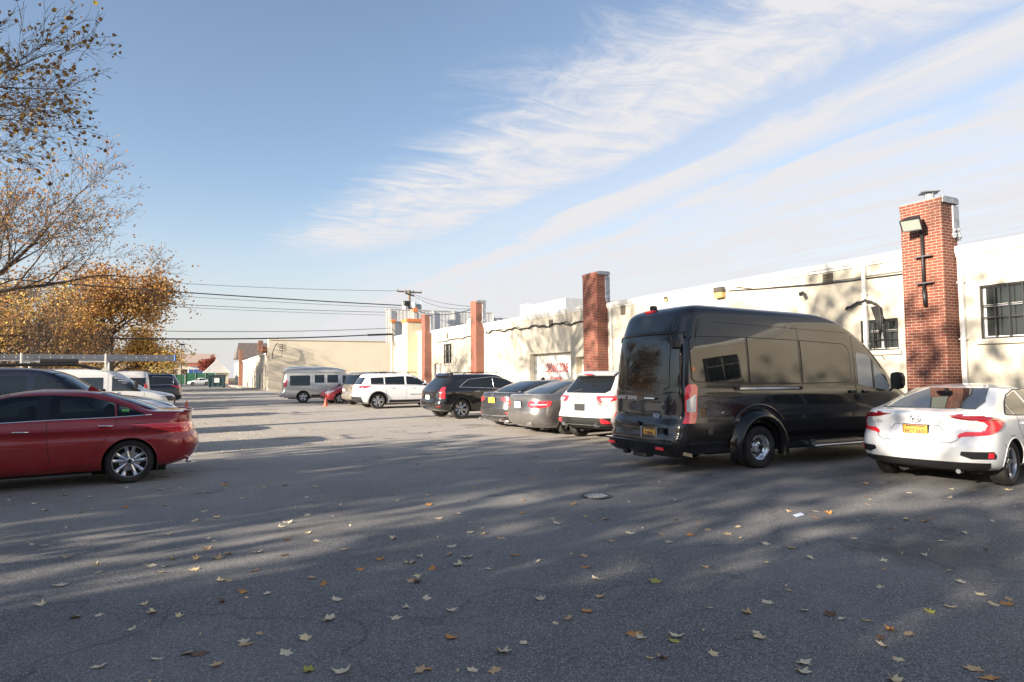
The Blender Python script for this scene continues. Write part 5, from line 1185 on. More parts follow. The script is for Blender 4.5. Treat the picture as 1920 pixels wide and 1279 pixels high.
# ---- red hatchback nose out
P_RED2 = m_paint('bright_red', (.42, .03, .04), .3, .1, .12)
S = suv(L=4.1, W=1.75, H=1.48, wb=2.55, roh=.7, rw=.31, ra=.35, rim=.2, tw=.2, z0=.22, style=(5, .02, .03, .16),
    front=[(.22, .25), (.34, .05), (.52, 0), (.66, .05), (.76, .22), (.88, .60), (.98, .95), (1.12, 1.25), (1.28, 1.70), (1.40, 2.0), (1.465, 2.4), (1.48, 2.6)], rear=[(.22, .25), (.36, .03), (.6, 0), (.9, .05), (1.1, .2), (1.3, .4), (1.42, .6), (1.47, 1.0), (1.48, 1.4)],
    side_windows=[[(.7, 1.0, 1.32), (1.7, .98, 1.36)], [(1.8, .98, 1.36), (2.3, .96, 1.3), (2.85, .93, .96)]], windshield=[(1.0, -.62, .62), (1.36, -.5, .5)], mirror=(2.7, .96),
    lights=[([(.62, .50, .84), (.76, .46, .98)], 'front', 'clear_light'), ([(.7, .7, .95), (1.0, .7, .9)], 'rear', 'red_light')], bands=[([(.34, -.45, .45), (.48, -.5, .5)], 'front', 'black', 'grille', .006)],
    front_gaps=[[(-.55, .56), (.55, .56)]])
car, sh = vehicle('hatchback', 'bright red small hatchback poking its nose out between two vans', 'car', S, (10.75, 38.7), 186, P_RED2)
# ---- silver high-top conversion van
P_SILV = m_paint('silver_van', (.56, .55, .53), .3, .4, .14)
S = dict(L=5.7, roh=1.32, wb=3.43, rw=.36, ra=.41, rim=.23, tw=.23, style=(5, .02, .03, .18), n=3.6, nf=2.8, taper=.03,
    rear=[(.32, .24), (.42, .02), (.60, 0), (.68, .08), (1.2, .13), (1.8, .20), (1.86, .16), (2.06, .22), (2.14, .34), (2.19, .6), (2.21, 1.2)], front=[(.32, .25), (.45, .03), (.8, 0), (1.0, .12), (1.12, .55), (1.2, .95), (1.5, 1.35), (1.82, 1.72), (1.88, 1.7), (2.05, 2.1), (2.15, 2.7), (2.21, 3.6)],
    w=[(.32, .9), (.45, .98), (.8, 1.0), (1.1, .985), (1.8, .90), (1.88, .90), (2.05, .84), (2.13, .72), (2.18, .5), (2.205, .25), (2.21, .02)], rr=[(.3, .3), (2.2, .3)], rf=[(.3, .5), (1.2, .6), (2.2, .4)],
    rear_window=[(1.15, -.72, .72), (1.68, -.68, .68)], side_windows=[[(.56, 1.08, 1.62), (.62, 1.04, 1.66), (1.66, 1.04, 1.66), (1.72, 1.08, 1.62)], [(1.98, 1.20, 1.68), (2.55, 1.20, 1.68)], [(2.72, 1.20, 1.68), (3.36, 1.20, 1.68)], [(3.62, 1.12, 1.66), (4.0, 1.12, 1.6), (4.4, 1.1, 1.2)]],
    lights=[([(.98, .90, 1.12), (1.38, .92, 1.08)], 'rear', 'red_light')], gaps=[[(1.85, 1.75), (1.85, .5)], [(2.62, 1.75), (2.62, .5)], [(3.48, 1.75), (3.48, .5)]], mirror=(4.2, 1.15, 1.3),
    side_bands=[([(1.8, .40, .50), (4.4, .40, .50)], 'black', 'running_board', .06), ([(.3, .80, .83), (5.2, .80, .83)], 'steel', 'body_stripe', .004)], bands=[([(.40, -.92, .92), (.56, -.96, .96)], 'rear', 'chrome', 'bumper', .06)],
    trim=('chrome', [([(.1, 1.83), (2.5, 1.835), (4.0, 1.84)], .018)]))
car, sh = vehicle('conversion_van', 'silver high-top conversion van with dark square side windows, farthest in the right row', 'van', S, (4.75, 41.3), -6, P_SILV)
# ---- traffic cone
def cone(x, y, lab):
    c = empty('traffic_cone', (x, y, 0)); tag(c, lab, 'cone'); c.scale = (.62, .62, .62); b = MB(); b.box(-.22, .22, -.22, .22, .004, .04, 0, .01); b.build('base', M['cone'], c)
    b = MB(); b.lathe([(.17, .04), (.03, .72), (.02, .74), (0, .74)], 18, 'z'); b.build('body', M['cone'], c, smooth=True, angle=40); b = MB(); b.lathe([(.113, .30), (.075, .46)], 18, 'z', (0, 0, 0)); b.build('collar', M['plate_white'], c)
cone(6.35, 35.0, 'bright orange traffic cone in front of the red hatchback'); cone(-.25, 35.9, 'orange traffic cone half hidden behind the nose of the white vehicles')

# ---- left row: dark SUV, white coupe nose, ladder van, white van, blue SUV
P_NAVY = m_paint('navy', (.012, .014, .028), .16, .2, .06)
S = suv(L=4.85, W=1.95, H=1.84, wb=2.82, roh=.98, rw=.375, ra=.42, rim=.24, tw=.235,
    front=[(.26, .30), (.38, .06), (.60, 0), (.82, .05), (.93, .3), (.99, .8), (1.04, 1.12), (1.28, 1.45), (1.5, 1.74), (1.68, 2.02), (1.79, 2.4), (1.83, 2.9), (1.84, 3.2)],
    side_windows=[[(.62, 1.22, 1.60), (1.2, 1.21, 1.63)], [(1.32, 1.20, 1.63), (2.25, 1.18, 1.66)], [(2.38, 1.18, 1.66), (2.9, 1.16, 1.60), (3.35, 1.12, 1.17)]], glass='glass', rear_window=[(1.2, -.7, .7), (1.6, -.65, .65)], windshield=[(1.10, -.70, .70), (1.66, -.60, .60)],
    gaps=[[(2.32, 1.14), (2.35, .5)], [(1.26, 1.14), (1.3, .7)]], handles=[(1.5, 1.02), (2.6, 1.0)], mirror=(3.3, 1.16), lights=[([(.85, .8, 1.0), (1.2, .8, .95)], 'rear', 'red_light'), ([(.75, .6, .95), (.92, .55, 1.0)], 'front', 'clear_light')])
car, sh = vehicle('suv', 'dark navy SUV with roof rails directly behind the red sedan', 'car', S, (-5.12, 15.95), 0, P_NAVY)
b = MB()
for sd_ in (-1, 1): b.tube([(.9, sd_*.66, 1.80), (1.1, sd_*.66, 1.88), (3.0, sd_*.64, 1.88), (3.3, sd_*.62, 1.79)], .022, 6)
for x in (1.3, 2.7): b.tube([(x, -.66, 1.90), (x, .66, 1.90)], .022, 6)
b.build('roof_rack', M['black'], car)
b = MB(); b.box(2.4, 3.05, -.52, -.44, 1.90, 1.99, 0, .02); b.build('rack_clamp', M['black'], car)
S = sedan(L=4.7, W=1.85, H=1.38, wb=2.75, roh=.95, rw=.34, ra=.38,
    front=[(.20, .3), (.32, .06), (.55, 0), (.74, .05), (.86, .22), (.99, .62), (1.09, 1.15), (1.13, 1.45), (1.22, 1.75), (1.32, 2.2), (1.37, 2.6), (1.38, 2.8)],
    windshield=[(1.0, -.68, .68), (1.28, -.55, .55)], side_windows=[[(1.3, 1.0, 1.2), (2.2, .98, 1.28)], [(2.3, .98, 1.28), (3.3, .96, .99)]], mirror=(3.1, .98), lights=[([(.62, .55, .9), (.72, .5, 1.0)], 'front', 'clear_light')],
    front_gaps=[[(-.60, 1.08), (-.62, .94), (-.55, .82), (.55, .82), (.62, .94), (.60, 1.08)]])
car, sh = vehicle('sports_coupe', 'low white coupe with dark stripes on its long bonnet, half hidden behind the red sedan', 'car', S, (-5.05, 20.9), 0, P_WHITE)
for y_ in (-.42, .42):
    b = MB(); panel(b, end_pts(sh, [(.80, y_-.07, y_+.07), (1.09, y_-.09, y_+.09)], 'front', 5, 14), (0, 0, 1), .004, .008); b.build('bonnet_stripe', M['trimblack'], car)
P_VANW = m_paint('van_white', (.70, .70, .69), .35, 0, .15)
S = dict(L=5.7, roh=1.32, wb=3.43, rw=.36, ra=.41, rim=.21, tw=.22, n=3.6, nf=2.8, taper=.03, rimmat='steel',
    rear=[(.32, .24), (.42, .02), (.60, 0), (.68, .08), (1.2, .12), (1.7, .2), (1.88, .3), (1.94, .55), (1.96, 1.2)], front=[(.32, .25), (.45, .03), (.78, 0), (.94, .08), (1.04, .42), (1.16, .98), (1.3, 1.2), (1.6, 1.62), (1.82, 2.0), (1.92, 2.6), (1.96, 3.3)],
    w=[(.32, .9), (.45, .98), (.8, 1.0), (1.1, .98), (1.7, .88), (1.83, .82), (1.91, .65), (1.945, .4), (1.96, .02)], rr=[(.3, .28), (1.96, .25)], rf=[(.3, .5), (1.2, .6), (1.96, .35)],
    side_windows=[[(2.6, 1.18, 1.62), (3.35, 1.18, 1.62)], [(3.62, 1.12, 1.66), (4.05, 1.12, 1.62), (4.42, 1.1, 1.22), (4.55, 1.09, 1.10)]], glass='glass_clear', windshield=[(1.22, -.66, .66), (1.74, -.58, .58)],
    lights=[([(.72, .66, .98), (.90, .62, 1.06)], 'front', 'dark_red_light', 'headlight')], gaps=[[(3.5, 1.74), (3.5, .5)], [(4.66, 1.05), (4.62, .5)]], mirror=(4.35, 1.14, 1.3, 1.6), mirror_mat='black',
    bands=[([(.5, -.6, .6), (.86, -.6, .6)], 'front', 'black', 'grille', .006)], side_bands=[([(.1, 1.835, 1.86), (3.9, 1.835, 1.86)], None, 'gutter', .01)])
S['lights'][0] = ([(.72, .66, .98), (.90, .62, 1.06)], 'front', 'black', 'headlight')
car, sh = vehicle('work_van', 'white work van carrying a long aluminium ladder, behind the navy SUV', 'van', S, (-6.3, 28.4), 2, P_VANW)
b = MB()
for x in (.9, 3.4):
    for sd_ in (-1, 1): b.tube([(x, sd_*.78, 1.86), (x, sd_*.72, 2.22)], .03, 6)
    b.tube([(x, -.74, 2.20), (x, .74, 2.20)], .03, 6); b.box(x-.03, x+.03, -.80, -.74, 2.1, 2.50, 0, .01); b.prism([(x-.14, 1.87), (x+.14, 1.87), (x+.04, 2.02), (x-.04, 2.02)], 'y', -.80, -.74)
b.box(.9, 3.4, -.74, -.70, 2.185, 2.215); b.build('ladder_rack', M['white_metal'], car)
ld = empty('extension_ladder', (-6.3, 28.4, 0), rad(2)); tag(ld, 'long aluminium extension ladder with a blue tip on top of the white van', 'ladder')
b = MB()
for z in (2.235, 2.42): b.box(-2.0, 5.62, -.70, -.66, z, z+.045, 0, .006)
for z in (2.235, 2.42): b.box(-2.0, 5.62, -.30, -.26, z, z+.045, 0, .006)
b.box(-2.0, 5.62, -.688, -.672, 2.281, 2.419)
b.build('side_rail', M['steel'], ld)
for k in range(23):
    x = -1.9+k*.33; b = MB(); b.tube([(x, -.705, 2.36), (x, -.30, 2.36)], .02, 6); b.build('rung', M['white_metal'], ld)
b = MB(); b.box(5.621, 5.70, -.72, -.64, 2.22, 2.48, 0, .02); b.build('end_cap', M['blue_tip'], ld)
S2_ = dict(S); S2_.update(glass='glass', side_windows=[[(.3, 1.12, 1.6), (1.0, 1.12, 1.6)], [(2.6, 1.18, 1.62), (3.35, 1.18, 1.62)], [(3.62, 1.12, 1.66), (4.05, 1.12, 1.62), (4.5, 1.1, 1.2)]], bands=[], lights=[([(.9, .9, 1.1), (1.3, .9, 1.05)], 'rear', 'red_light')])
car, sh = vehicle('work_van', 'plain white van with its square back end showing over the ladder van bonnet', 'van', S2_, (-1.85, 38.0), 182, P_VANW)
S = suv(L=4.9, W=1.95, H=1.84, wb=2.85, roh=1.0, rw=.38, ra=.43, side_windows=[[(.55, 1.22, 1.60), (1.5, 1.2, 1.64)], [(1.6, 1.2, 1.64), (2.5, 1.18, 1.66)], [(2.6, 1.18, 1.66), (3.5, 1.12, 1.2)]], trim=('chrome', [([(.5, 1.2), (.52, 1.62), (1.55, 1.665)], .016), ([(.5, 1.2), (2.0, 1.175), (3.5, 1.1)], .014)]),
    rear_window=[(1.2, -.7, .7), (1.62, -.6, .6)], lights=[([(1.0, .6, 1.0), (1.14, .6, 1.26)], 'rear', 'red_light')], bands=[([(1.15, -.8, .8), (1.17, -.8, .8)], 'rear', 'chrome', 'chrome_strip', .01)], mirror=(3.3, 1.15))
car, sh = vehicle('suv', 'dark blue SUV with chrome window line, far end of the left row', 'car', S, (-.55, 42.8), 184, P_NAVY)
b = MB()
for sd_ in (-1, 1): b.tube([(.7, sd_*.64, 1.80), (.9, sd_*.64, 1.86), (3.0, sd_*.62, 1.87)], .02, 5)
b.build('roof_rail', M['black'], car)
S = sedan(L=4.6, W=1.8, H=1.62, wb=2.7, roh=.95, rw=.33, front=[(.20, .30), (.32, .06), (.55, 0), (.72, .06), (.90, .35), (1.02, .80), (1.12, 1.10), (1.25, 1.38), (1.4, 1.7), (1.53, 2.05), (1.60, 2.4), (1.62, 2.6)], w=[(.20, .8), (.30, .87), (.6, .9), (.95, .88), (1.1, .82), (1.3, .72), (1.5, .6), (1.57, .5), (1.60, .35), (1.62, .02)],
    rear=[(.20, .30), (.30, .10), (.5, 0), (.8, .03), (1.1, .1), (1.3, .3), (1.5, .6), (1.58, .9), (1.61, 1.3), (1.62, 1.6)], rr=[(.2, .4), (1.6, .3)],
    windshield=[(1.14, -.64, .64), (1.5, -.52, .52)], side_windows=[[(2.3, 1.1, 1.48), (3.4, 1.06, 1.12)]], mirror=(3.0, 1.1))
car, sh = vehicle('hatchback', 'black hatchback with pale windscreen edge, between the ladder van and the dark blue SUV', 'car', S, (-5.6, 35.2), 3, P_BLK2)
S = sedan(L=4.4, W=1.75, H=1.5, wb=2.6, roh=.9, rw=.33, side_windows=[[(1.0, 1.0, 1.15), (1.8, .98, 1.36), (2.3, .98, 1.38)], [(2.4, .98, 1.38), (3.3, .95, 1.0)]])
vehicle('parked_car', 'small white car parked by the green fence at the back of the lot', 'car', S, (3.4, 146), 184, P_WHITE)
P_LIME = m_paint('lime', (.42, .60, .16), .4, 0, .1)
S = sedan(L=4.2, W=1.75, H=1.5, wb=2.6, roh=.9, rw=.33, side_windows=[[(1.0, 1.0, 1.15), (1.8, .98, 1.36), (2.3, .98, 1.38)]])
vehicle('parked_car', 'lime green car beside the white car by the green fence', 'car', S, (5.2, 140), 240, P_LIME)

# ------------------------------------------------------------------ trees
def leaf_mat(n, st): return m_leaf(n, st)
L_BROWN = leaf_mat('leaves_brown', [(0, (.22, .11, .05)), (.45, (.42, .22, .10)), (.8, (.52, .32, .13)), (1, (.6, .44, .16))])
L_GOLD = leaf_mat('leaves_gold', [(0, (.34, .18, .07)), (.4, (.62, .36, .13)), (.8, (.78, .52, .14)), (1, (.72, .6, .18))])
L_DARK = leaf_mat('leaves_dark', [(0, (.09, .05, .025)), (.5, (.18, .10, .03)), (.85, (.26, .17, .04)), (1, (.5, .36, .06))])
L_RED = leaf_mat('leaves_red', [(0, (.16, .04, .03)), (1, (.3, .08, .05))])
L_GREEN = leaf_mat('leaves_green', [(0, (.04, .06, .02)), (1, (.10, .11, .03))])
def tree(loc, H, R, seed, label, leafm, nleaf, leafsz, name='tree', fork=.28, upw=.55, levels=5, trunk_r=.32, bias=None, lean=(0, 0), zfun=None, min_leaf_z=0, nlimb=6, twig_r=.006, cat='tree', group=None, spread=.16, tone=None, childn=(6, 5, 5, 5)):
    rnd = random.Random(seed); root = empty(name, (*loc, 0)); tag(root, label, cat, group)
    tips = []; thick = MB(); thin_v = []; thin_f = []
    def limb(p, d, ln, r, lv):
        n = 5 if lv < 3 else 3; P = [p.copy()]; q = p.copy(); dd = d.copy()
        for i in range(n):
            dd = (dd+Vector((rnd.gauss(0, .13), rnd.gauss(0, .13), rnd.gauss(.03, .10)))).normalized(); q = q+dd*ln/n; P.append(q.copy())
        rr = [r*(1-.72*i/n) for i in range(n+1)]
        thick.tube(P, rr, 8 if lv < 2 else (5 if lv < 3 else 3), cap=False)
        if lv >= levels-1:
            tips.extend(P[1:]); return
        m = childn[min(lv, len(childn)-1)]
        for k in range(m):
            t = .28+.72*(k+rnd.random())/m; i = min(int(t*n), n-1); pp = P[i].lerp(P[i+1], t*n-i); tang = (P[i+1]-P[i]).normalized()
            side = tang.cross(Vector((rnd.gauss(0, 1), rnd.gauss(0, 1), rnd.gauss(0, 1)))).normalized(); a = rnd.uniform(.45, .95)
            nd = (tang*cos(a)+side*sin(a)+Vector((0, 0, .16))).normalized()
            limb(pp, nd, ln*rnd.uniform(.50, .78)*(1.12-.45*t), max(r*(1-.72*t)*.55, twig_r), lv+1)
        limb(P[-1], dd, ln*.5, max(r*.28, twig_r), lv+1)
    h0 = H*fork; top = Vector((lean[0], lean[1], H*.62)); base = Vector((0, 0, 0))
    tr = MB(); P = [base, Vector((lean[0]*.1, lean[1]*.1, h0*.5)), Vector((lean[0]*.25, lean[1]*.25, h0)), Vector((lean[0]*.6, lean[1]*.6, H*.45)), top]
    tr.tube([Vector((0, 0, -.1)), Vector((0, 0, .25))]+P[1:], [trunk_r*1.5, trunk_r*1.12, trunk_r, trunk_r*.85, trunk_r*.5, trunk_r*.25], 12)
    for k in range(nlimb):
        a = 2*pi*k/nlimb+rnd.uniform(-.4, .4); zz = h0+(H*.6-h0)*(k+.3)/nlimb; t = zz/H
        if bias: a = bias[0]+(a % (2*pi)-pi)*bias[1]
        el = upw+.5*(k/nlimb); d = Vector((cos(a)*cos(el), sin(a)*cos(el), sin(el)))
        ln = (R/max(cos(el), .35))*rnd.uniform(.62, .8); ln = min(ln, (H-zz)*.95/max(sin(el), .3))
        limb(Vector((lean[0]*t, lean[1]*t, zz)), d, ln, trunk_r*.5, 1)
    limb(top, Vector((.05, 0, 1)).normalized(), H*.33, trunk_r*.26, 1)
    T_ = np.array([tuple(t) for t in tips]); kx = R/np.percentile(np.hypot(T_[:, 0], T_[:, 1]), 97); kz = H/T_[:, 2].max()
    tips[:] = [Vector((t.x*kx, t.y*kx, t.z*kz)) for t in tips]
    thick.v = [(v[0]*kx, v[1]*kx, v[2]*kz) for v in thick.v]; tr.v = [(v[0], v[1], v[2]*kz) for v in tr.v]
    tr.build('trunk', M['bark'], root, smooth=True); thick.build('branches', M['branch'], root, smooth=True, fix=False)
    if nleaf:
        V = np.zeros((nleaf*5, 3)); Fc = []; tone_ = np.zeros(nleaf)
        for i in range(nleaf):
            t = tips[rnd.randrange(len(tips))]; c = t+Vector((rnd.gauss(0, spread), rnd.gauss(0, spread), rnd.gauss(-.04, spread)))
            u = Vector((rnd.gauss(0, 1), rnd.gauss(0, 1), rnd.gauss(0, 1))).normalized(); v = u.orthogonal().normalized(); w = u.cross(v); s = leafsz*rnd.uniform(.6, 1.25)
            pts = [(-.5, 0), (-.12, .42), (.5, .12), (.38, -.3), (-.15, -.4)]
            for j, (a, b) in enumerate(pts): V[i*5+j] = c+v*a*s+w*b*s+u*(s*.12*(1 if j % 2 else -1))
            Fc.append((i*5, i*5+1, i*5+2, i*5+3, i*5+4)); tone_[i] = min(1, max(0, rnd.gauss(.5, .25)+(tone(c) if tone else 0)))
        me = bpy.data.meshes.new('crown'); me.from_pydata(V.tolist(), [], Fc); at = me.attributes.new('tone', 'FLOAT', 'FACE'); at.data.foreach_set('value', tone_); me.materials.append(leafm); me.update()
        o = bpy.data.objects.new('crown', me); COL.objects.link(o); o.parent = root
    return root, tips
tree((-9.4, 20.5), 21.5, 7.8, 11, 'nearest tree, dark bare twigs with a few brown and yellow leaves entering at top left', L_DARK, 6000, .13, trunk_r=.30, upw=.15, fork=.40, nlimb=15, twig_r=.009, levels=6, spread=.10, childn=(6, 5, 4, 4, 3))
tree((-9.8, 38.5), 13.2, 8.0, 15, 'large spreading bare tree with sparse rusty leaves on the left', L_BROWN, 14000, .115, trunk_r=.36, upw=.06, fork=.13, nlimb=20, levels=6, spread=.3, twig_r=.013, childn=(6, 5, 4, 4, 3))
tree((-8.2, 84), 14.6, 6.8, 8, 'far golden-leaved tree at the right end of the tree row', L_GOLD, 22000, .27, trunk_r=.4, upw=.2, fork=.10, nlimb=16, levels=5, spread=.55, twig_r=.02, tone=lambda c: (8-c.z)*.07-.1, childn=(6, 6, 5, 4))
tree((-13.0, 62), 9.0, 6.4, 21, 'shorter golden tree glowing behind the bare tree, above the ladder', L_GOLD, 7500, .22, trunk_r=.3, upw=.15, fork=.10, nlimb=13, levels=5, spread=.5, twig_r=.018, tone=lambda c: .1)
tree((-18, 52), 7.0, 6.0, 31, 'golden tree low at the left edge behind the navy SUV', L_GOLD, 10000, .24, trunk_r=.3, upw=.15, fork=.10, nlimb=13, levels=5, spread=.5, twig_r=.018, tone=lambda c: .05)
tree((-15, 78), 14.0, 7.0, 33, 'tall brown twiggy tree between the bare tree and the golden tree', L_BROWN, 4500, .20, trunk_r=.35, upw=.35, fork=.12, nlimb=12, levels=5, spread=.5, twig_r=.02)
tree((3.2, 168), 6.6, 2.4, 41, 'small tree with dark red leaves in front of the shop', L_RED, 2500, .40, trunk_r=.16, levels=4, spread=.3, twig_r=.02)
tree((-5.2, 94), 8.0, 4.2, 43, 'brown twiggy tree at the right tip of the golden tree', L_BROWN, 700, .22, trunk_r=.16, levels=5, spread=.3, twig_r=.012)
# trees and a house left of and behind the camera: they throw the shade over the near asphalt and show in the van's paint
SHADE = [((-13.5, 7.0), 15, 5.2, 61, L_BROWN, 2500, 'thin shade tree outside the left edge of the picture'), ((-12.5, -3.2), 11, 5.8, 62, L_BROWN, 10500, 'shade tree left of the viewpoint'),
    ((-21, -3.6), 13.5, 6.2, 64, L_GREEN, 13500, 'tall leafy tree in the back row left of the viewpoint'), ((-30, -6), 15.5, 6.8, 66, L_GREEN, 13500, 'tallest leafy tree beyond the back row'), ((-24, 5), 17, 5.6, 67, L_BROWN, 5000, 'bare tree beyond the left edge of the picture')]
for (xy, H_, R_, sd_, lm_, nl_, lb_) in SHADE: tree(xy, H_, R_, sd_, lb_, lm_, nl_, .30, trunk_r=.3, fork=.12, upw=.2, nlimb=10, levels=4, spread=.5, twig_r=.015, childn=(6, 6, 6))
hd = house(-46, -36, -34, -14, 5.6, 8.6, 'cream', 'roof_dark', 'neighbouring cream house with a dark roof left of the viewpoint', axis='y')
for k, (x_, y_) in enumerate(((-17, -24), (-10, -28), (-3, -25), (4, -29))): tree((x_, y_), 9, 5.0, 70+k, ['bare tree behind the viewpoint, mirrored in the car glass', 'second bare tree behind the viewpoint', 'third bare tree behind the viewpoint', 'fourth bare tree behind the viewpoint'][k], L_DARK, 7000, .30, trunk_r=.3, fork=.10, upw=.2, nlimb=11, levels=4, spread=.5, twig_r=.02, childn=(6, 6, 6))
house(2, 16, -44, -34, 4.2, 6.8, 'cream', 'roof_dark', 'cream house with a dark roof behind the viewpoint')

# ------------------------------------------------------------------ things on the asphalt
def manhole():
    r = empty('manhole_cover', (4.72, 7.06, .004)); tag(r, 'round iron manhole cover set in the asphalt', 'manhole cover'); b = MB()
    b.lathe([(.165, .004), (.20, .012), (.205, .002)], 32, 'z', cap=False); b.build('frame', M['black_iron'], r); b = MB(); b.lathe([(.16, .003), (.16, .009), (0, .009)], 32, 'z', mi=1)
    for k in range(-3, 4): b.box(k*.042-.010, k*.042+.010, -sqrt(.15**2-(k*.042)**2), sqrt(.15**2-(k*.042)**2), .009, .018)
    b.build('lid', [M['grey_metal'], M['black_iron']], r)
manhole()
b = MB(); b.add([(0, 0, 0), (.17, .03, 0), (.16, .07, .02), (.01, .06, .01)], [(0, 1, 2, 3)]); o = b.build('paper_scrap', mat('paper', (.6, .66, .8), .7), loc=(5.95, 4.98, .012)); tag(o, 'pale blue-white scrap of paper on the asphalt near the white sedan', 'litter')
def leaf_mesh(seed, curl, stem=True):
    rnd = random.Random(seed); out = []
    lobes = [(90, 1.0), (35, .92), (145, .92), (-15, .62), (195, .62)]; pts = []
    order = [(-90, .16), (-55, .42), (-22, .72), (-5, .50), (10, .62), (32, .92), (46, .62), (60, .68), (76, .62), (90, .96), (104, .62), (118, .68), (132, .62), (148, .92), (170, .62), (185, .50), (202, .72), (235, .42)]
    for a, r in order:
        r *= rnd.uniform(.82, 1.12); a = rad(a+rnd.uniform(-5, 5)); x, y = r*cos(a), r*sin(a); out.append((x*.5, y*.5, max(0, curl*(x*x*.35+y*y*.15)*rnd.uniform(.5, 1.5))+.015))
    b = MB(); vs = [(0, 0, .01)]+out; b.add(vs, [(0, i+1, (i+1) % len(out)+1) for i in range(len(out))])
    b.add([(x, y, z-.012) for x, y, z in vs], [(0, (i+1) % len(out)+1, i+1) for i in range(len(out))])
    if stem: b.tube([(0, -.02, .02), (.04*rnd.uniform(-1, 1), -.35, .05*curl+.02), (.2*rnd.uniform(-1, 1), -.62, .03)], .010, 4)
    return b
LC = [m_noisy('dead_leaf_%s' % n, c, d, 8, .7, bump=0) for n, c, d in (('straw', (.78, .62, .36), (.62, .46, .26)), ('pale', (.74, .63, .44), (.58, .47, .30)), ('tan', (.62, .42, .22), (.46, .29, .14)), ('amber', (.62, .30, .08), (.48, .20, .06)), ('brown', (.20, .11, .06), (.13, .07, .04)), ('green', (.36, .38, .08), (.5, .36, .08)))]
LN = ['straw yellow', 'pale cream', 'tan', 'amber orange', 'dark brown', 'yellow green']
LMESH = []
for s in range(9):
    o = leaf_mesh(s, [.15, .35, .6, .9][s % 4], s % 3 != 2).build('dry_leaf', LC[0]); LMESH.append(o.data); bpy.data.objects.remove(o)
LM = {}
# photograph positions (1920 px wide) of the leaves one can pick out, looked up on the ground plane
SPOTS = """137 1160 2|270 1135 0|288 1150 0|77 1136 1|60 1023 1|125 1047 2|183 1061 1|84 1024 1|183 1075 1|109 1099 1|110 1100 1|283 1062 1|325 1049 5|367 1050 2|311 1063 1|304 1074 0|365 1070 0|430 1040 3|387 1031 2|410 1049 2|412 1090 0|482 1037 1|476 1072 3|458 1111 3|499 1115 1|530 1042 4|595 1016 1|648 1031 2|536 1014 4|713 1051 3|586 1084 2|608 1097 3|630 1127 1|614 1163 1|575 1199 0|460 1203 1|458 1211 2|347 1227 2|372 1227 4|402 1250 2|187 1251 1|294 1238 1|535 1228 1|575 1260 5|641 1263 1|742 1162 1|763 1141 1|799 1125 1|845 1146 1|848 1197 3|785 1259 2|886 1260 1|925 1259 2|940 1224 1|783 1081 0|775 1090 2|767 1057 1|788 1046 1|841 1041 2|862 1061 1|877 1046 1|916 1068 1|812 1068 3|676 1069 3|740 1010 1|784 1093 4|963 1042 3|979 1207 1|1063 1161 2|1100 1148 3|1014 1126 1|1126 1120 2|1099 1065 3|1092 1043 2|1118 1086 1|1229 1093 5|1198 1197 1|1270 1194 1|1243 1235 2|1263 1203 5|1335 1228 0|1416 1188 1|1427 1197 0|1403 1152 2|1437 1132 1|1506 1146 1|1558 1155 4|1578 1162 1|1522 1047 1|1485 1028 2|1438 1021 1|1654 1053 1|1650 1103 0|1743 1150 5|1780 1140 0|1805 1093 1|1838 1117 0|1887 1135 3|1864 1134 0|1673 1183 3|1700 1190 2|1657 1212 1|1684 1237 0|1504 1244 1|1503 1261 1|1676 1277 0|1858 1274 3|1828 1258 2|1256 1017 1|1240 1002 2|1296 1004 3|1326 995 2|1362 1002 2|1382 989 0|1528 971 3|1554 964 3|1530 960 1|1702 976 0|1735 978 3|1746 972 3|1675 993 4|1811 1001 1|1761 1016 1|1863 978 1|1705 925 1|1780 935 1|1621 908 2|1666 905 2|1607 914 4|1781 918 1|1824 921 2|1890 920 0|980 940 3|1075 947 3|1137 974 2|1007 1053 1|980 962 3|1045 982 1|1148 1015 2|1184 1001 1|1267 976 2|1481 960 2|803 948 3|857 964 1|822 974 1|880 1000 1|904 1002 2|574 967 1|540 982 1|526 989 1|577 1000 0|365 978 0|316 1004 0|420 912 3|422 917 1|238 916 1|298 913 1|301 920 1|165 933 1|124 930 1|86 958 1|64 946 1|236 953 3|309 948 1|383 959 0|152 961 2|408 971 0|456 935 1|533 911 3|496 914 2|590 914 1|576 933 1|745 940 1|890 916 3|848 1025 1|940 1010 2|1600 1010 0|1190 1190 3"""
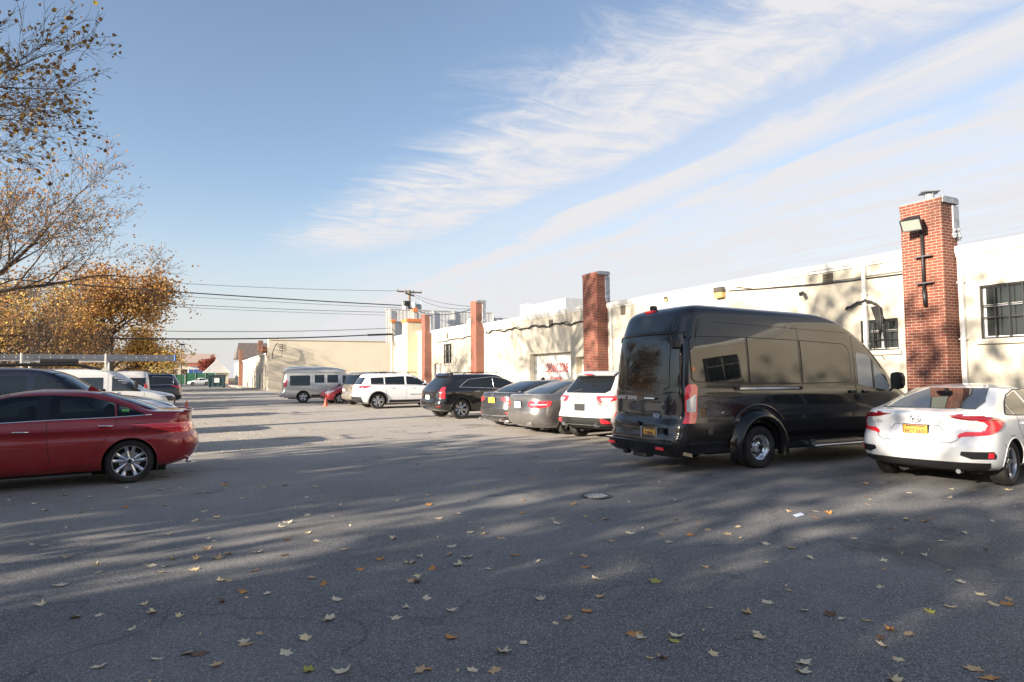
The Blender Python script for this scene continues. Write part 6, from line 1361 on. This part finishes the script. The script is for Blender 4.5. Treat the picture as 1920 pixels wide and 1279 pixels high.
def place_leaves():
    rnd = random.Random(5); n = 0
    def gp(px, py):
        v = d_+r2*((px-960)/1200)-u2*((py-639.5)/1200); t = 1.6/-v.z; return v.x*t, v.y*t
    def put(x, y, c, s):
        nonlocal n
        me0 = LMESH[rnd.randrange(9)]; key = (me0.name, c)
        if key not in LM: m2 = me0.copy(); m2.materials.clear(); m2.materials.append(LC[c]); LM[key] = m2
        o = bpy.data.objects.new('fallen_leaf', LM[key]); COL.objects.link(o); o.location = (x, y, .006); o.rotation_euler = (rnd.gauss(0, .12), rnd.gauss(0, .12), rnd.uniform(0, 6.28)); o.scale = (s, s, s*rnd.uniform(.6, 1.2))
        o['label'] = LN[c]+' fallen maple leaf lying on the asphalt'; o['category'] = 'leaf'; o['group'] = LN[c]+' leaves fallen on the asphalt'; n += 1
    for t in SPOTS.split('|'):
        px, py, c = (float(q) for q in t.split()); x, y = gp(px, py); put(x, y, int(c), rnd.uniform(.085, .135))
    while n < 250:
        px, py = rnd.uniform(-50, 1950), rnd.choice((rnd.uniform(775, 960), rnd.uniform(860, 1279), rnd.uniform(800, 1000))); x, y = gp(px, py)
        if py < 905 and (px < 380 or px > 1130): continue
        if py < 830 and px > 760: continue
        put(x, y, rnd.choice((0, 0, 1, 1, 2, 2, 3, 4)), rnd.uniform(.05, .09))
place_leaves()
def grit():
    """leaf crumbs and litter gathered along the left cars: countless, one object"""
    rnd = random.Random(9); V = []; Fc = []
    def add(x, y, s):
        a = rnd.uniform(0, 6.28); h = rnd.uniform(.004, .02); i = len(V)
        for k in range(4): V.append((x+s*cos(a+k*pi/2)*(1 if k % 2 else .5), y+s*sin(a+k*pi/2)*(1 if k % 2 else .5), .006+h*(k % 2)))
        Fc.append((i, i+1, i+2, i+3))
    for _ in range(2600): add(rnd.gauss(1.2, 1.4), rnd.uniform(15, 60), rnd.uniform(.02, .06))
    for _ in range(260): add(rnd.uniform(-3, 12), rnd.uniform(2.2, 16), rnd.uniform(.004, .012))
    for _ in range(1500): add(rnd.uniform(-6, 8), 86.6+abs(rnd.gauss(0, .5)), rnd.uniform(.03, .09))
    me = bpy.data.meshes.new('leaf_litter'); me.from_pydata(V, [], Fc); me.materials.append(LC[0]); o = bpy.data.objects.new('leaf_litter', me); COL.objects.link(o); o['kind'] = 'stuff'
grit()
